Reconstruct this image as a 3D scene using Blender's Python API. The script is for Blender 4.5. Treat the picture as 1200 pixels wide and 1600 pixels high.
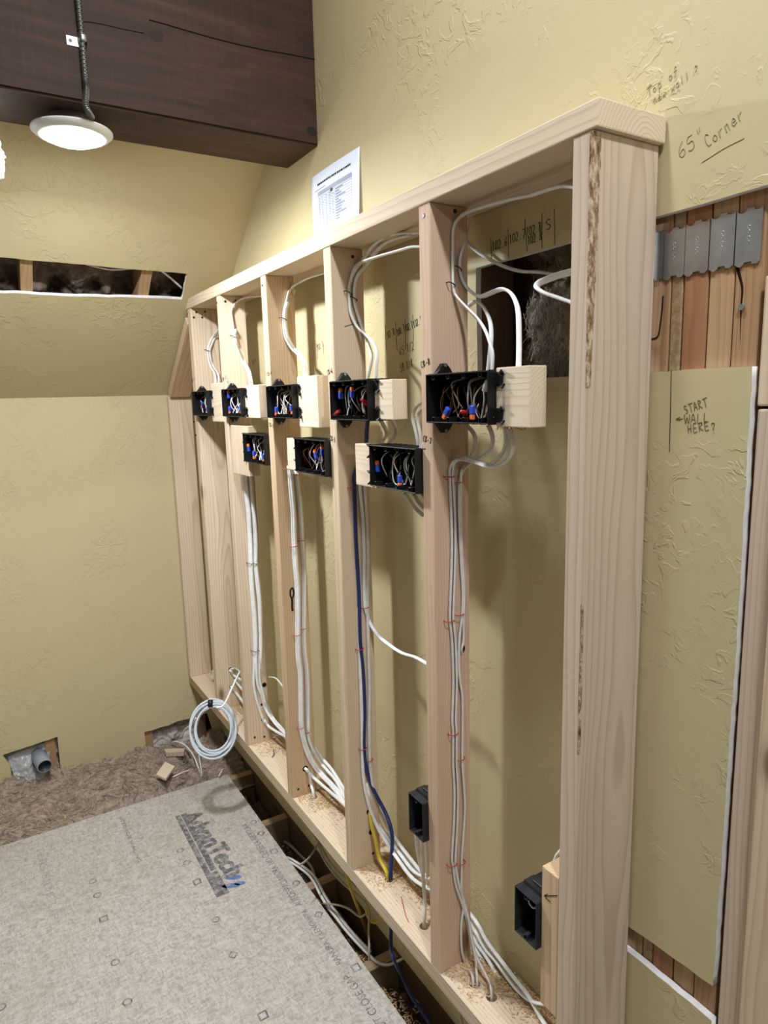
import bpy, bmesh, math, random
from mathutils import Vector, Matrix, noise, Quaternion
random.seed(7)
for o in list(bpy.data.objects): bpy.data.objects.remove(o)
sc = bpy.context.scene
col = sc.collection
# ------------------------------------------------------------------ camera
# X runs along the new stud wall, Y into the wall, Z up; z=0 is the top of the new bottom plate, y=0 its front
CAM = Vector((.7253, -.7788, 1.2934)); YAW, PITCH, ROLL, FPX = -1.0251, -.1681, -.0262, 1056.17
Fw = Vector((math.sin(YAW)*math.cos(PITCH), math.cos(YAW)*math.cos(PITCH), math.sin(PITCH)))
r0 = Vector((math.cos(YAW), -math.sin(YAW), 0)); u0 = r0.cross(Fw)
Rt = r0*math.cos(ROLL)+u0*math.sin(ROLL); Up = u0*math.cos(ROLL)-r0*math.sin(ROLL)
cd = bpy.data.cameras.new('camera'); cam = bpy.data.objects.new('camera', cd); col.objects.link(cam)
cd.sensor_fit = 'VERTICAL'; cd.sensor_height = 36; cd.lens = FPX/1600*36; cd.clip_start = .02
cam.matrix_world = Matrix(((Rt.x, Up.x, -Fw.x, CAM.x), (Rt.y, Up.y, -Fw.y, CAM.y), (Rt.z, Up.z, -Fw.z, CAM.z), (0, 0, 0, 1)))
sc.camera = cam
# ------------------------------------------------------------------ world, exposure
w = bpy.data.worlds.new('world'); sc.world = w; w.use_nodes = True
w.node_tree.nodes['Background'].inputs[0].default_value = (.9, .95, 1, 1)
w.node_tree.nodes['Background'].inputs[1].default_value = .15
sc.view_settings.view_transform = 'Standard'; sc.view_settings.look = 'None'
sc.view_settings.exposure = 0.13; sc.view_settings.gamma = 1; sc.view_settings.use_curve_mapping = False
LIGHT = (.90, .955, 1)                # cool white LEDs
LAMP_W = 17.0                       # watts of each LED disc lamp
LAMPS = [                            # (x, y, z of the diffuser) and power factor; the first one is the lamp in view
    ((-1.205, -.478, 1.945), 1.7), ((1.355, -.478, 1.945), .62), ((.95, -.45, 2.80), 1.8), ((-.10, -.40, 2.80), .95), ((1.1, -2.0, 2.80), .25), ((-1.205, -2.3, 1.945), .3)]  # the fourth is an added, unseen lamp that brightens the upper back wall

# ------------------------------------------------------------------ helpers
def ray(u, v): return Fw + Rt*((u-600)/FPX) + Up*((800-v)/FPX)
def onX(u, v, x): d = ray(u, v); return CAM + d*((x-CAM.x)/d.x)
def onY(u, v, y): d = ray(u, v); return CAM + d*((y-CAM.y)/d.y)
def onZ(u, v, z): d = ray(u, v); return CAM + d*((z-CAM.z)/d.z)
def L(r, g, b):
    f = lambda c: ((c/255+.055)/1.055)**2.4 if c > 10 else c/255/12.92
    return (f(r), f(g), f(b), 1)

class N:
    """tiny node-tree builder"""
    def __init__(s, name):
        s.m = bpy.data.materials.new(name); s.m.use_nodes = True; s.t = s.m.node_tree; s.n = s.t.nodes; s.b = s.n['Principled BSDF']
    def a(s, kind, **kw):
        x = s.n.new(kind)
        for k, v in kw.items(): setattr(x, k, v)
        return x
    def l(s, a, b): s.t.links.new(a, b)
    def coord(s, scale=(1, 1, 1), kind='Object', rnd=0):
        c = s.a('ShaderNodeTexCoord'); m = s.a('ShaderNodeMapping'); m.inputs['Scale'].default_value = scale
        if rnd:
            oi = s.a('ShaderNodeObjectInfo'); ad = s.a('ShaderNodeVectorMath', operation='MULTIPLY_ADD')
            cb = s.a('ShaderNodeCombineXYZ')
            s.l(oi.outputs['Random'], cb.inputs[2]); cb.inputs[0].default_value = 0; cb.inputs[1].default_value = 0
            ad.inputs[1].default_value = (rnd, rnd, rnd); s.l(cb.outputs[0], ad.inputs[0]); s.l(c.outputs[kind], ad.inputs[2]); s.l(ad.outputs[0], m.inputs[0])
        else: s.l(c.outputs[kind], m.inputs[0])
        return m.outputs[0]
    def noise(s, vec, scale, detail=4, rough=.55, dist=0):
        x = s.a('ShaderNodeTexNoise'); x.inputs['Scale'].default_value = scale; x.inputs['Detail'].default_value = detail
        x.inputs['Roughness'].default_value = rough; x.inputs['Distortion'].default_value = dist; s.l(vec, x.inputs['Vector']); return x.outputs['Fac']
    def ramp(s, fac, *stops, interp='LINEAR'):
        x = s.a('ShaderNodeValToRGB'); x.color_ramp.interpolation = interp; e = x.color_ramp.elements
        while len(e) < len(stops): e.new(.5)
        for i, (p, c) in enumerate(stops): e[i].position = p; e[i].color = c if len(c) == 4 else (*c, 1)
        s.l(fac, x.inputs[0]); return x.outputs[0]
    def mix(s, fac, a, b, mode='MIX'):
        x = s.a('ShaderNodeMix', data_type='RGBA', blend_type=mode)
        for v, i in ((fac, 0), (a, 6), (b, 7)):
            if hasattr(v, 'links'): s.l(v, x.inputs[i])
            else: x.inputs[i].default_value = v
        return x.outputs[2]
    def math(s, op, a, b=0., c=0.):
        x = s.a('ShaderNodeMath', operation=op)
        for i, v in enumerate((a, b, c)):
            if hasattr(v, 'links'): s.l(v, x.inputs[i])
            else: x.inputs[i].default_value = v
        return x.outputs[0]
    def bump(s, h, strength=.3, dist=.002, nrm=None):
        x = s.a('ShaderNodeBump'); x.inputs['Strength'].default_value = strength; x.inputs['Distance'].default_value = dist
        s.l(h, x.inputs['Height'])
        if nrm: s.l(nrm, x.inputs['Normal'])
        return x.outputs[0]
    def fin(s, color=None, rough=.6, nrm=None, spec=.3, metal=0):
        if color is not None:
            if hasattr(color, 'links'): s.l(color, s.b.inputs['Base Color'])
            else: s.b.inputs['Base Color'].default_value = color
        s.b.inputs['Roughness'].default_value = rough; s.b.inputs['Specular IOR Level'].default_value = spec; s.b.inputs['Metallic'].default_value = metal
        if nrm: s.l(nrm, s.b.inputs['Normal'])
        return s.m

def plain(name, c, rough=.5, spec=.4, metal=0, var=.12, scale=40, bump=0):
    n = N(name); v = n.coord(); f = n.noise(v, scale, 4)
    d = tuple(x*(1-var) for x in c[:3])+(1,)
    b = n.bump(f, .4, bump) if bump else None
    return n.fin(n.ramp(f, (.35, d), (.65, c)), rough, b, spec, metal)

def wood(name, light, dark, pith=(.02, .06), ring=.0055, contrast=.6, knots=True, rough=.65, grain=.5, stain=None):
    n = N(name); v = n.coord(rnd=30)
    sep = n.a('ShaderNodeSeparateXYZ'); n.l(v, sep.inputs[0])
    c2 = n.a('ShaderNodeVectorMath', operation='MULTIPLY'); n.l(v, c2.inputs[0]); c2.inputs[1].default_value = (6, 6, 1.0)
    wob = n.noise(c2.outputs[0], 1.3, 2, .5)
    wob2 = n.noise(c2.outputs[0], 6, 2, .5)
    off = n.math('MULTIPLY', n.math('SUBTRACT', wob, .5), .055)
    off2 = n.math('MULTIPLY', n.math('SUBTRACT', wob2, .5), .006)
    x = n.math('ADD', n.math('ADD', sep.outputs[0], -pith[0]), off); y = n.math('ADD', n.math('ADD', sep.outputs[1], -pith[1]), off2)
    r = n.math('SQRT', n.math('ADD', n.math('MULTIPLY', x, x), n.math('MULTIPLY', y, y)))
    fr = n.math('FRACT', n.math('DIVIDE', r, ring))
    band = n.ramp(fr, (0, (0, 0, 0)), (.55, (.25,)*3), (.86, (1, 1, 1)), (1, (0, 0, 0)))
    c3 = n.a('ShaderNodeVectorMath', operation='MULTIPLY'); n.l(v, c3.inputs[0]); c3.inputs[1].default_value = (1, 1, .02)
    fib = n.noise(c3.outputs[0], 420, 3, .6)
    c4 = n.a('ShaderNodeVectorMath', operation='MULTIPLY'); n.l(v, c4.inputs[0]); c4.inputs[1].default_value = (5, 5, 1.5)
    tone = n.noise(c4.outputs[0], 1.5, 3)
    mid = tuple((a*.5+b*.5) for a, b in zip(light, dark))
    base = n.mix(n.math('MULTIPLY', tone, .75), light, mid)
    base = n.mix(n.math('MULTIPLY', band, contrast), base, dark)
    base = n.mix(n.math('MULTIPLY', n.math('SUBTRACT', fib, .35), grain), base, dark)
    if knots:
        c5 = n.a('ShaderNodeVectorMath', operation='MULTIPLY'); n.l(v, c5.inputs[0]); c5.inputs[1].default_value = (5, 5, 2.1)
        vo = n.a('ShaderNodeTexVoronoi'); n.l(c5.outputs[0], vo.inputs['Vector']); vo.inputs['Scale'].default_value = 1.15; vo.inputs['Randomness'].default_value = 1
        k = n.ramp(vo.outputs['Distance'], (.045, (1, 1, 1)), (.065, (.75,)*3), (.085, (.35,)*3), (.13, (0, 0, 0)))
        base = n.mix(k, base, tuple(x*.42 for x in dark[:3])+(1,))
    if stain:
        ns = n.noise(n.coord((1, 1, 1)), stain[1], 5, .7)
        base = n.mix(n.ramp(ns, (.52, (0, 0, 0)), (.62, (stain[2],)*3)), base, stain[0])
    h = n.math('ADD', n.math('MULTIPLY', fib, .5), n.math('MULTIPLY', band, -.5))
    return n.fin(base, rough, n.bump(h, .25, .0008), .25)

# ------------------------------------------------------------------ materials
M = {}
SL, SD = L(222, 203, 176), L(186, 154, 122)
M['spf'] = wood('spruce_lumber', SL, SD, (.03, .075))
M['spf2'] = wood('spruce_lumber_cathedral', L(226, 208, 184), L(190, 160, 130), (-.035, .03), .007, .7)
M['spf3'] = wood('fir_lumber_pinkish', L(216, 188, 163), L(180, 143, 116), (-.05, .07), .0045, .5)
M['spf4'] = wood('spruce_lumber_greyish', L(212, 194, 174), L(174, 149, 127), (-.06, .02), .008, .6)
M['spf5'] = wood('fir_lumber_warm', L(220, 194, 160), L(184, 146, 108), (-.02, .02), .006, .7)
M['plate'] = wood('plate_lumber', L(226, 209, 185), L(190, 160, 130), (.05, .03), .006, .55)
M['block'] = wood('block_lumber', L(232, 218, 196), L(202, 176, 145), (.03, .05), .006, .6, knots=False)
M['old'] = wood('old_stud', L(180, 144, 108), L(132, 96, 64), (.05, .05), .005, .5)
M['old2'] = wood('old_stud_red', L(172, 124, 90), L(126, 84, 56), (.02, .06), .006, .5, knots=False)
M['old3'] = wood('old_stud_light', L(190, 158, 120), L(148, 112, 76), (-.02, .04), .004, .5, knots=False)
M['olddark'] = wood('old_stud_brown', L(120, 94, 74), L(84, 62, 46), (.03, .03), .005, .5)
M['joist'] = wood('floor_joist', L(184, 160, 130), L(132, 104, 76), (.03, .06), .006, .5)
M['beam'] = None
n = N('stained_beam'); v = n.coord((1, 1, 1)); v2 = n.coord((5, .5, 5))
f1 = n.noise(v2, 5, 5, .65, .6); f2 = n.noise(n.coord((3, 260, 3)), 1, 3, .7); f3 = n.noise(v, 5, 3); f4 = n.noise(n.coord((90, 2.5, 90)), 1, 4, .65)
c = n.ramp(f1, (.30, L(44, 27, 20)), (.55, L(66, 43, 32)), (.75, L(88, 60, 45)))
c = n.mix(n.ramp(f2, (.5, (0, 0, 0)), (.8, (.22,)*3)), c, L(98, 76, 63))
c = n.mix(n.ramp(f3, (.3, (0, 0, 0)), (.7, (.35,)*3)), c, L(58, 40, 34))
M['beam'] = n.fin(c, .62, n.bump(n.math('ADD', f2, n.math('MULTIPLY', f4, .8)), .45, .0014), .3)

def paint(name, c):
    n = N(name); v = n.coord()
    tr = n.noise(v, 26, 3, .5, 1.2); tr2 = n.noise(v, 9, 2, .5, .8); fine = n.noise(v, 160, 3)
    ridge = n.ramp(tr, (.0, (0, 0, 0)), (.50, (.05,)*3), (.565, (1, 1, 1)), (.575, (.42,)*3), (1, (.42,)*3))
    mask = n.ramp(n.noise(v, 3.3, 3, .6, .4), (.48, (.0,)*3), (.60, (1, 1, 1)))
    h = n.math('ADD', n.math('MULTIPLY', ridge, mask), n.math('ADD', n.math('MULTIPLY', fine, .10), n.math('MULTIPLY', tr2, .5)))
    big = n.noise(v, 1.6, 3)
    cc = n.mix(n.ramp(big, (.3, (0, 0, 0)), (.7, (1, 1, 1))), tuple(x*.96 for x in c[:3])+(1,), c)
    return n.fin(cc, .55, n.bump(h, .5, .0026), .28)
M['paint'] = paint('yellow_wall_paint', L(198, 184, 143))
M['gyp'] = plain('gypsum_edge', L(226, 224, 222), .9, .1, var=.12, scale=60, bump=.002)
M['ceil2'] = plain('white_paint', L(190, 184, 166), .8, .2)
M['black'] = plain('black_plastic', L(22, 22, 24), .38, .45, var=.3, scale=30)
M['blackdust'] = plain('dusty_black_plastic', L(40, 41, 44), .55, .35, var=.45, scale=70)
def cable_mat(name, c, ink=None):
    n = N(name); f = n.noise(n.coord(), 60, 3)
    return n.fin(n.ramp(f, (.3, tuple(x*.86 for x in c[:3])+(1,)), (.7, c)), .45, None, .4)
M['white'] = cable_mat('white_cable', L(240, 240, 238))
M['greyc'] = cable_mat('grey_cable', L(224, 221, 215))
M['dullc'] = cable_mat('darker_cable', L(168, 160, 144))  # darker cable tone for the runs below the bottom plate
M['bluec'] = cable_mat('blue_cable', L(34, 48, 106))
M['darkc'] = cable_mat('dark_navy_cable', L(32, 34, 52))
M['yellow'] = cable_mat('yellow_cable', L(206, 178, 58))
M['copper'] = plain('copper', L(176, 120, 92), .3, .5, 1)
M['wireblack'] = plain('black_wire', L(26, 25, 26), .4)
M['conblue'] = plain('connector_blue', L(44, 74, 190), .3, .5)
M['conor'] = plain('connector_orange', L(240, 120, 56), .3, .5)
M['red'] = plain('red_plastic', L(188, 36, 44), .4)
M['staple'] = plain('red_staple', L(186, 62, 60), .45)
M['tie'] = plain('dark_tie', L(46, 44, 44), .5)
M['steel'] = plain('galvanised_steel', L(170, 172, 172), .38, .5, .85, var=.2, scale=25)
M['nail'] = plain('dark_nail', L(70, 66, 62), .4, .5, .8)
M['pvc'] = plain('grey_pvc', L(150, 156, 162), .4, .45, var=.08)
M['pvcin'] = plain('pvc_inside', L(60, 66, 76), .5)
M['hole'] = plain('hole_shade', L(40, 28, 20), .9, .1)
M['paper'] = plain('paper', L(226, 232, 244), .8, .2, var=.02)
M['ink'] = plain('printer_ink', L(110, 116, 140), .8, .1)
M['inkgrey'] = plain('printed_grey', L(172, 172, 190), .8, .1)
M['marker'] = plain('black_marker', L(38, 34, 30), .7, .2)
M['pencil'] = plain('pencil', L(110, 102, 76), .7, .2)
M['pencil2'] = plain('soft_pencil', L(160, 152, 116), .7, .2)
M['trim'] = plain('lamp_white_trim', L(226, 230, 226), .45, .4, var=.03)
M['tape'] = plain('black_tape', L(24, 24, 26), .5)
# subfloor panel
n = N('osb_subfloor'); v = n.coord()
dn = n.a('ShaderNodeTexNoise'); dn.inputs['Scale'].default_value = 14; n.l(v, dn.inputs['Vector'])
dv = n.a('ShaderNodeVectorMath', operation='MULTIPLY_ADD'); n.l(dn.outputs['Color'], dv.inputs[0]); dv.inputs[1].default_value = (.035, .035, 0); n.l(v, dv.inputs[2])
def flakes(scl, rot):
    mp = n.a('ShaderNodeMapping'); mp.inputs['Scale'].default_value = scl; mp.inputs['Rotation'].default_value = (0, 0, rot); n.l(dv.outputs[0], mp.inputs[0])
    vo = n.a('ShaderNodeTexVoronoi'); vo.inputs['Scale'].default_value = 1; n.l(mp.outputs[0], vo.inputs['Vector'])
    s2 = n.a('ShaderNodeSeparateColor'); n.l(vo.outputs['Color'], s2.inputs[0]); return s2.outputs[0]
fa = flakes((230, 60, 1), .5); fb = flakes((70, 210, 1), -.4); fc = n.noise(n.coord((70, 190, 1)), 1.4, 4, .7); big = n.noise(v, 2.2, 4); sp = n.noise(v, 46, 4, .7)
t = n.math('ADD', n.math('ADD', n.math('MULTIPLY', fa, .25), n.math('MULTIPLY', fb, .25)), n.math('ADD', n.math('MULTIPLY', fc, .35), n.math('MULTIPLY', sp, .3)))
c = n.ramp(t, (.22, L(142, 131, 121)), (.5, L(177, 169, 161)), (.8, L(202, 196, 189)))
c = n.mix(n.ramp(big, (.40, (0, 0, 0)), (.8, (.30,)*3)), c, L(160, 145, 130))
M['osb'] = n.fin(c, .55, n.bump(t, .3, .001), .35)
M['osbedge'] = plain('osb_edge', L(176, 148, 112), .8, .2, var=.35, scale=120)
# faded ink printed on the panel
def faded(name, c, lo, hi):
    n = N(name); f = n.noise(n.coord(), 60, 4, .7)
    return n.fin(n.ramp(f, (lo, c), (hi, L(168, 160, 156))), .6, None, .3)
M['print'] = faded('faded_black_print', L(92, 92, 98), .42, .66)
M['printblue'] = faded('faded_blue_print', L(84, 116, 168), .48, .72)
# fibreglass
def fibre(name, a, b, c):
    n = N(name); v = n.coord()
    dn = n.a('ShaderNodeTexNoise'); dn.inputs['Scale'].default_value = 9; dn.inputs['Detail'].default_value = 3; n.l(v, dn.inputs['Vector'])
    dv = n.a('ShaderNodeVectorMath', operation='MULTIPLY_ADD'); n.l(dn.outputs['Color'], dv.inputs[0]); dv.inputs[1].default_value = (.16, .16, .16); n.l(v, dv.inputs[2])
    mp = n.a('ShaderNodeMapping'); mp.inputs['Scale'].default_value = (70, 15, 34); n.l(dv.outputs[0], mp.inputs[0])
    g = n.noise(mp.outputs[0], 1, 5, .72); f = n.noise(v, 11, 5, .6, .5)
    col_ = n.mix(n.ramp(g, (.3, (0, 0, 0)), (.72, (1, 1, 1))), n.ramp(f, (.3, a), (.65, b)), c)
    return n.fin(col_, .95, n.bump(n.math('ADD', g, f), .6, .005), .05)
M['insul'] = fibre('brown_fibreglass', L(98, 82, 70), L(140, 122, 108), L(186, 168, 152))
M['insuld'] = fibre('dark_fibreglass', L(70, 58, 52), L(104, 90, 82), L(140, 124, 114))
M['insulw'] = fibre('pale_fibreglass', L(126, 114, 104), L(164, 154, 146), L(206, 200, 194))
M['saw'] = plain('sawdust', L(222, 186, 140), .9, .1, var=.3, scale=300)
n = N('vapour_plastic'); n.b.inputs['Alpha'].default_value = .55; M['film'] = n.fin(L(206, 210, 212), .22, n.bump(n.noise(n.coord(), 22, 4), .5, .01), .6)

# ------------------------------------------------------------------ mesh helpers
def tag(o, label=None, cat=None, group=None, kind=None):
    if label: o['label'] = label
    if cat: o['category'] = cat
    if group: o['group'] = group
    if kind: o['kind'] = kind
    return o
def link(name, me, mats, parent=None, smooth=False):
    o = bpy.data.objects.new(name, me); col.objects.link(o)
    for m in (mats if isinstance(mats, (list, tuple)) else [mats]): me.materials.append(M[m] if isinstance(m, str) else m)
    if smooth:
        for p in me.polygons: p.use_smooth = True
    if parent: o.parent = parent; o.matrix_parent_inverse = parent.matrix_basis.inverted()
    return o
def mesh(name, vs, fs, mats, parent=None, smooth=False):
    me = bpy.data.meshes.new(name); me.from_pydata([tuple(v) for v in vs], [], fs); me.update()
    return link(name, me, mats, parent, smooth)
def frombm(name, bm, mats, parent=None, smooth=False):
    me = bpy.data.meshes.new(name); bm.normal_update(); bm.to_mesh(me); bm.free(); return link(name, me, mats, parent, smooth)
def empty(name, loc=(0, 0, 0)):
    o = bpy.data.objects.new(name, None); o.empty_display_size = .05; o.location = loc; col.objects.link(o); return o
def bbox(bm, lo, hi, mi=0):
    (x0, y0, z0), (x1, y1, z1) = lo, hi
    v = [bm.verts.new(p) for p in ((x0, y0, z0), (x1, y0, z0), (x1, y1, z0), (x0, y1, z0), (x0, y0, z1), (x1, y0, z1), (x1, y1, z1), (x0, y1, z1))]
    for f in ((0, 3, 2, 1), (4, 5, 6, 7), (0, 1, 5, 4), (1, 2, 6, 5), (2, 3, 7, 6), (3, 0, 4, 7)):
        bm.faces.new([v[i] for i in f]).material_index = mi
    return v
def lumber(name, lo, hi, mat, axis='z', bev=.0025, parent=None, subdiv=0, wob=0):
    """a board between two corners, grain along the axis; origin at the middle of its lower end"""
    lo = Vector(lo); hi = Vector(hi); d = hi-lo; c = (lo+hi)/2
    if axis == 'z': s = (d.x, d.y, d.z); rot = (0, 0, 0); loc = (c.x, c.y, lo.z)
    elif axis == 'x': s = (d.z, d.y, d.x); rot = (0, math.pi/2, 0); loc = (lo.x, c.y, c.z)
    else: s = (d.x, d.z, d.y); rot = (-math.pi/2, 0, 0); loc = (c.x, lo.y, c.z)
    bm = bmesh.new(); bbox(bm, (-s[0]/2, -s[1]/2, 0), (s[0]/2, s[1]/2, s[2]))
    if bev: bmesh.ops.bevel(bm, geom=list(bm.edges), offset=bev, segments=2, affect='EDGES', profile=.6)
    o = frombm(name, bm, mat); o.location = loc; o.rotation_euler = rot
    if parent: o.parent = parent; bpy.context.view_layer.update()
    return o
def slab_poly(name, outline, holes, to3, thick, mats, parent=None):
    """flat sheet with holes: outline/holes are lists of 2D points, to3(a, b, depth) maps into the room; mats = (face, edge)"""
    cu = bpy.data.curves.new(name, 'CURVE'); cu.dimensions = '2D'; cu.fill_mode = 'BOTH'; cu.extrude = .5
    for pl in [outline]+holes:
        s = cu.splines.new('POLY'); s.points.add(len(pl)-1); s.use_cyclic_u = True
        for p, q in zip(s.points, pl): p.co = (q[0], q[1], 0, 1)
    o = bpy.data.objects.new(name, cu); col.objects.link(o); dg = bpy.context.evaluated_depsgraph_get()
    me = bpy.data.meshes.new_from_object(o.evaluated_get(dg)); bpy.data.objects.remove(o); bpy.data.curves.remove(cu)
    me.materials.clear()
    bm = bmesh.new(); bm.from_mesh(me); bpy.data.meshes.remove(me)
    for f in bm.faces: f.material_index = 0 if abs(f.normal.z) > .9 else 1
    for v in bm.verts: v.co = to3(v.co.x, v.co.y, 0 if v.co.z > 0 else thick)
    bmesh.ops.recalc_face_normals(bm, faces=list(bm.faces))
    return frombm(name, bm, mats, parent)
def rough_line(a, b, n, amp, rnd=random):
    """points from a (included) to b (excluded) with a torn wobble"""
    a = Vector(a); b = Vector(b); d = b-a; t = Vector((-d.y, d.x)).normalized(); out = []
    for i in range(n):
        k = i/n; out.append(a+d*k+(t*rnd.uniform(-amp, amp) if i else t*0))
    return [(p.x, p.y) for p in out]
def rough_poly(pts, step, amp):
    out = []
    for i, p in enumerate(pts):
        q = pts[(i+1) % len(pts)]; ln = (Vector(q)-Vector(p)).length
        out += rough_line(p, q, max(1, int(ln/step)), amp)
    return out
def spline(P, per=8):
    P = [Vector(p) for p in P]
    if len(P) < 3: return P
    Q = [P[0]*2-P[1]]+P+[P[-1]*2-P[-2]]; out = []
    for i in range(1, len(Q)-2):
        a, b, c, d = Q[i-1:i+3]
        for k in range(per):
            t = k/per; out.append(.5*((2*b)+(c-a)*t+(2*a-5*b+4*c-d)*t*t+(3*b-a-3*c+d)*t**3))
    out.append(P[-1]); return out
def tube_data(P, rx, ry, ref=(1, 0, 0), seg=10, cap=True, v0=0, taper=None):
    """sweep an ellipse; ry is the half thickness along ref (made perpendicular), rx the half width"""
    vs = []; fs = []; n = len(P); nn = None
    for i, p in enumerate(P):
        t = (P[min(i+1, n-1)]-P[max(i-1, 0)])
        if t.length < 1e-9: t = Vector((0, 0, 1))
        t.normalize()
        if nn is None:
            nn = Vector(ref)-t*Vector(ref).dot(t)
            if nn.length < 1e-3: nn = t.orthogonal()
        else: nn = nn-t*nn.dot(t)
        nn.normalize(); bn = t.cross(nn)
        k = taper(i/(n-1)) if taper else 1
        for s in range(seg):
            a = 2*math.pi*s/seg; vs.append(p+nn*math.cos(a)*ry*k+bn*math.sin(a)*rx*k)
    for i in range(n-1):
        for s in range(seg):
            a = v0+i*seg+s; b = v0+i*seg+(s+1) % seg; fs.append((a, b, b+seg, a+seg))
    if cap:
        fs.append(tuple(v0+s for s in reversed(range(seg)))); fs.append(tuple(v0+(n-1)*seg+s for s in range(seg)))
    return vs, fs
def tube(name, P, rx, ry, mat, ref=(1, 0, 0), seg=10, per=6, parent=None, smooth=True, taper=None):
    vs, fs = tube_data(spline(P, per), rx, ry, ref, seg, taper=taper); return mesh(name, vs, fs, mat, parent, smooth)
def multi(name, parts, mat, parent=None, smooth=True):
    vs = []; fs = []
    for v, f in parts:
        o = len(vs); vs += v; fs += [tuple(i+o for i in q) for q in f]
    return mesh(name, vs, fs, mat, parent, smooth)
def disc_pts(c, nrm, r, seg=24, ref=(0, 0, 1)):
    nrm = Vector(nrm).normalized(); a = (Vector(ref)-nrm*Vector(ref).dot(nrm)).normalized(); b = nrm.cross(a)
    return [Vector(c)+a*math.cos(2*math.pi*i/seg)*r+b*math.sin(2*math.pi*i/seg)*r for i in range(seg)]
def lathe(name, prof, mat, parent=None, seg=48, loc=(0, 0, 0), smooth=True):
    vs = []; fs = []
    for r, z in prof:
        for s in range(seg): a = 2*math.pi*s/seg; vs.append((loc[0]+r*math.cos(a), loc[1]+r*math.sin(a), loc[2]+z))
    for i in range(len(prof)-1):
        for s in range(seg): a = i*seg+s; b = i*seg+(s+1) % seg; fs.append((a, b, b+seg, a+seg))
    return mesh(name, vs, fs, mat, parent, smooth)

# ------------------------------------------------------------------ key dimensions
H = 1.650; YB = .145; XL = -2.414; ZJ = -.376; ZF = -.357; ZC = 1.328; SLOPE = .79; XR = 4.2; YF = -4.8; ZTOP = 2.85
XT = XL+(ZTOP-ZC)/SLOPE
SX = [-.013, -.402, -.810, -1.221, -1.633, -1.990]      # left edges of the studs
SW = .038; SDP = .089
def onS(u, v):                                         # point on the sloped ceiling
    nr = Vector((SLOPE, 0, -1)); p0 = Vector((XL, 0, ZC)); d = ray(u, v); return CAM+d*((p0-CAM).dot(nr)/d.dot(nr))

# ================================================================== THE ROOM
def st(o): return tag(o, kind='structure')
xr = lambda v: tuple(v)
# back wall: one drywall sheet with the long slot, the cavity and the cut-away end
edge = lambda a, b, n, amp: rough_line(a, b, n, amp)
o1 = [(XL, -.338), (.186, -.338)] + edge((.187, -.338), (.186, .283), 6, .002)
o1 += edge((.186, .283), (-.02, .284), 10, .0015) + [(-.02, .284), (-.02, .333)] + edge((-.02, .333), (.184, .346), 9, .0012)
o1 += edge((.184, .346), (.187, 1.0), 40, .0011) + edge((.187, 1.0), (.184, 1.322), 20, .0011)
o1 += edge((.184, 1.322), (-.144, 1.321), 10, .0012) + edge((-.144, 1.321), (-.404, 1.321), 6, .002) + edge((-.404, 1.321), (-.408, 1.549), 5, .002)
o1 += edge((-.408, 1.549), (.6, 1.557), 18, .001) + [(.6, 1.557), (.6, -.338), (XR, -.338), (XR, ZTOP), (XT, ZTOP), (XL, ZC)]
wb = st(slab_poly('wall_back', o1, [], lambda a, b, d: Vector((a, YB+d, b)), .013, ['paint', 'gyp']))
# left knee wall with the two cut-outs at the floor
zb = -.40
c1 = [onX(u, v, XL) for u, v in ((4, 1180), (90, 1151), (95, 1205), (22, 1240))]
c2 = [onX(u, v, XL) for u, v in ((225.6, 1144), (306, 1121))]
o2 = [(YF, zb)] + [(c1[3].y, zb), (c1[3].y, c1[3].z)] + edge((c1[3].y, c1[3].z), (c1[0].y+.025, c1[0].z-.02), 5, .003) + edge((c1[0].y, c1[0].z), (c1[1].y, c1[1].z), 7, .0015)
o2 += edge((c1[1].y, c1[1].z), (c1[2].y, zb), 5, .001) + [(c1[2].y, zb), (c2[0].y, zb)] + edge((c2[0].y, zb), (c2[0].y, c2[0].z), 4, .0015) + edge((c2[0].y, c2[0].z), (YB-.03, c2[1].z+.01), 9, .004)
o2 += [(YB-.03, zb), (YB, zb), (YB, ZC), (YF, ZC)]
wl = st(slab_poly('wall_left', o2, [], lambda a, b, d: Vector((XL-d, a, b)), .013, ['paint', 'gyp']))
# sloped ceiling with the slot
nl = math.hypot(1, SLOPE)
def slope_pt(a, b, d): return Vector((a-d*SLOPE/nl, b, ZC+SLOPE*(a-XL)+d/nl))
s4 = [onS(*p) for p in ((-40, 395), (293, 428), (284, 468), (-40, 460))]
s4[0].y = s4[3].y = -1.15
slot = edge((s4[0].x, s4[0].y), (s4[1].x, s4[1].y), 26, .0012)+edge((s4[1].x, s4[1].y), (s4[2].x, s4[2].y), 6, .003)+edge((s4[2].x, s4[2].y), (s4[3].x, s4[3].y), 30, .0025)+edge((s4[3].x, s4[3].y), (s4[0].x, s4[0].y), 4, .002)
cs = st(slab_poly('ceiling', [(XL, YF), (XL, YB), (XT, YB), (XT, YF)], [slot], slope_pt, .013, ['paint', 'gyp']))
def quad(name, a, b, c, d, mat): return st(mesh(name, [a, b, c, d], [(0, 1, 2, 3)], mat))
quad('ceiling_flat', (XT, YF, ZTOP), (XT, YB, ZTOP), (XR, YB, ZTOP), (XR, YF, ZTOP), 'ceil2')
quad('wall_right', (XR, YF, -.4), (XR, YB, -.4), (XR, YB, ZTOP), (XR, YF, ZTOP), 'paint')
quad('wall_front', (XL, YF, -.4), (XR, YF, -.4), (XR, YF, ZTOP), (XL, YF, ZTOP), 'paint')
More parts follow.
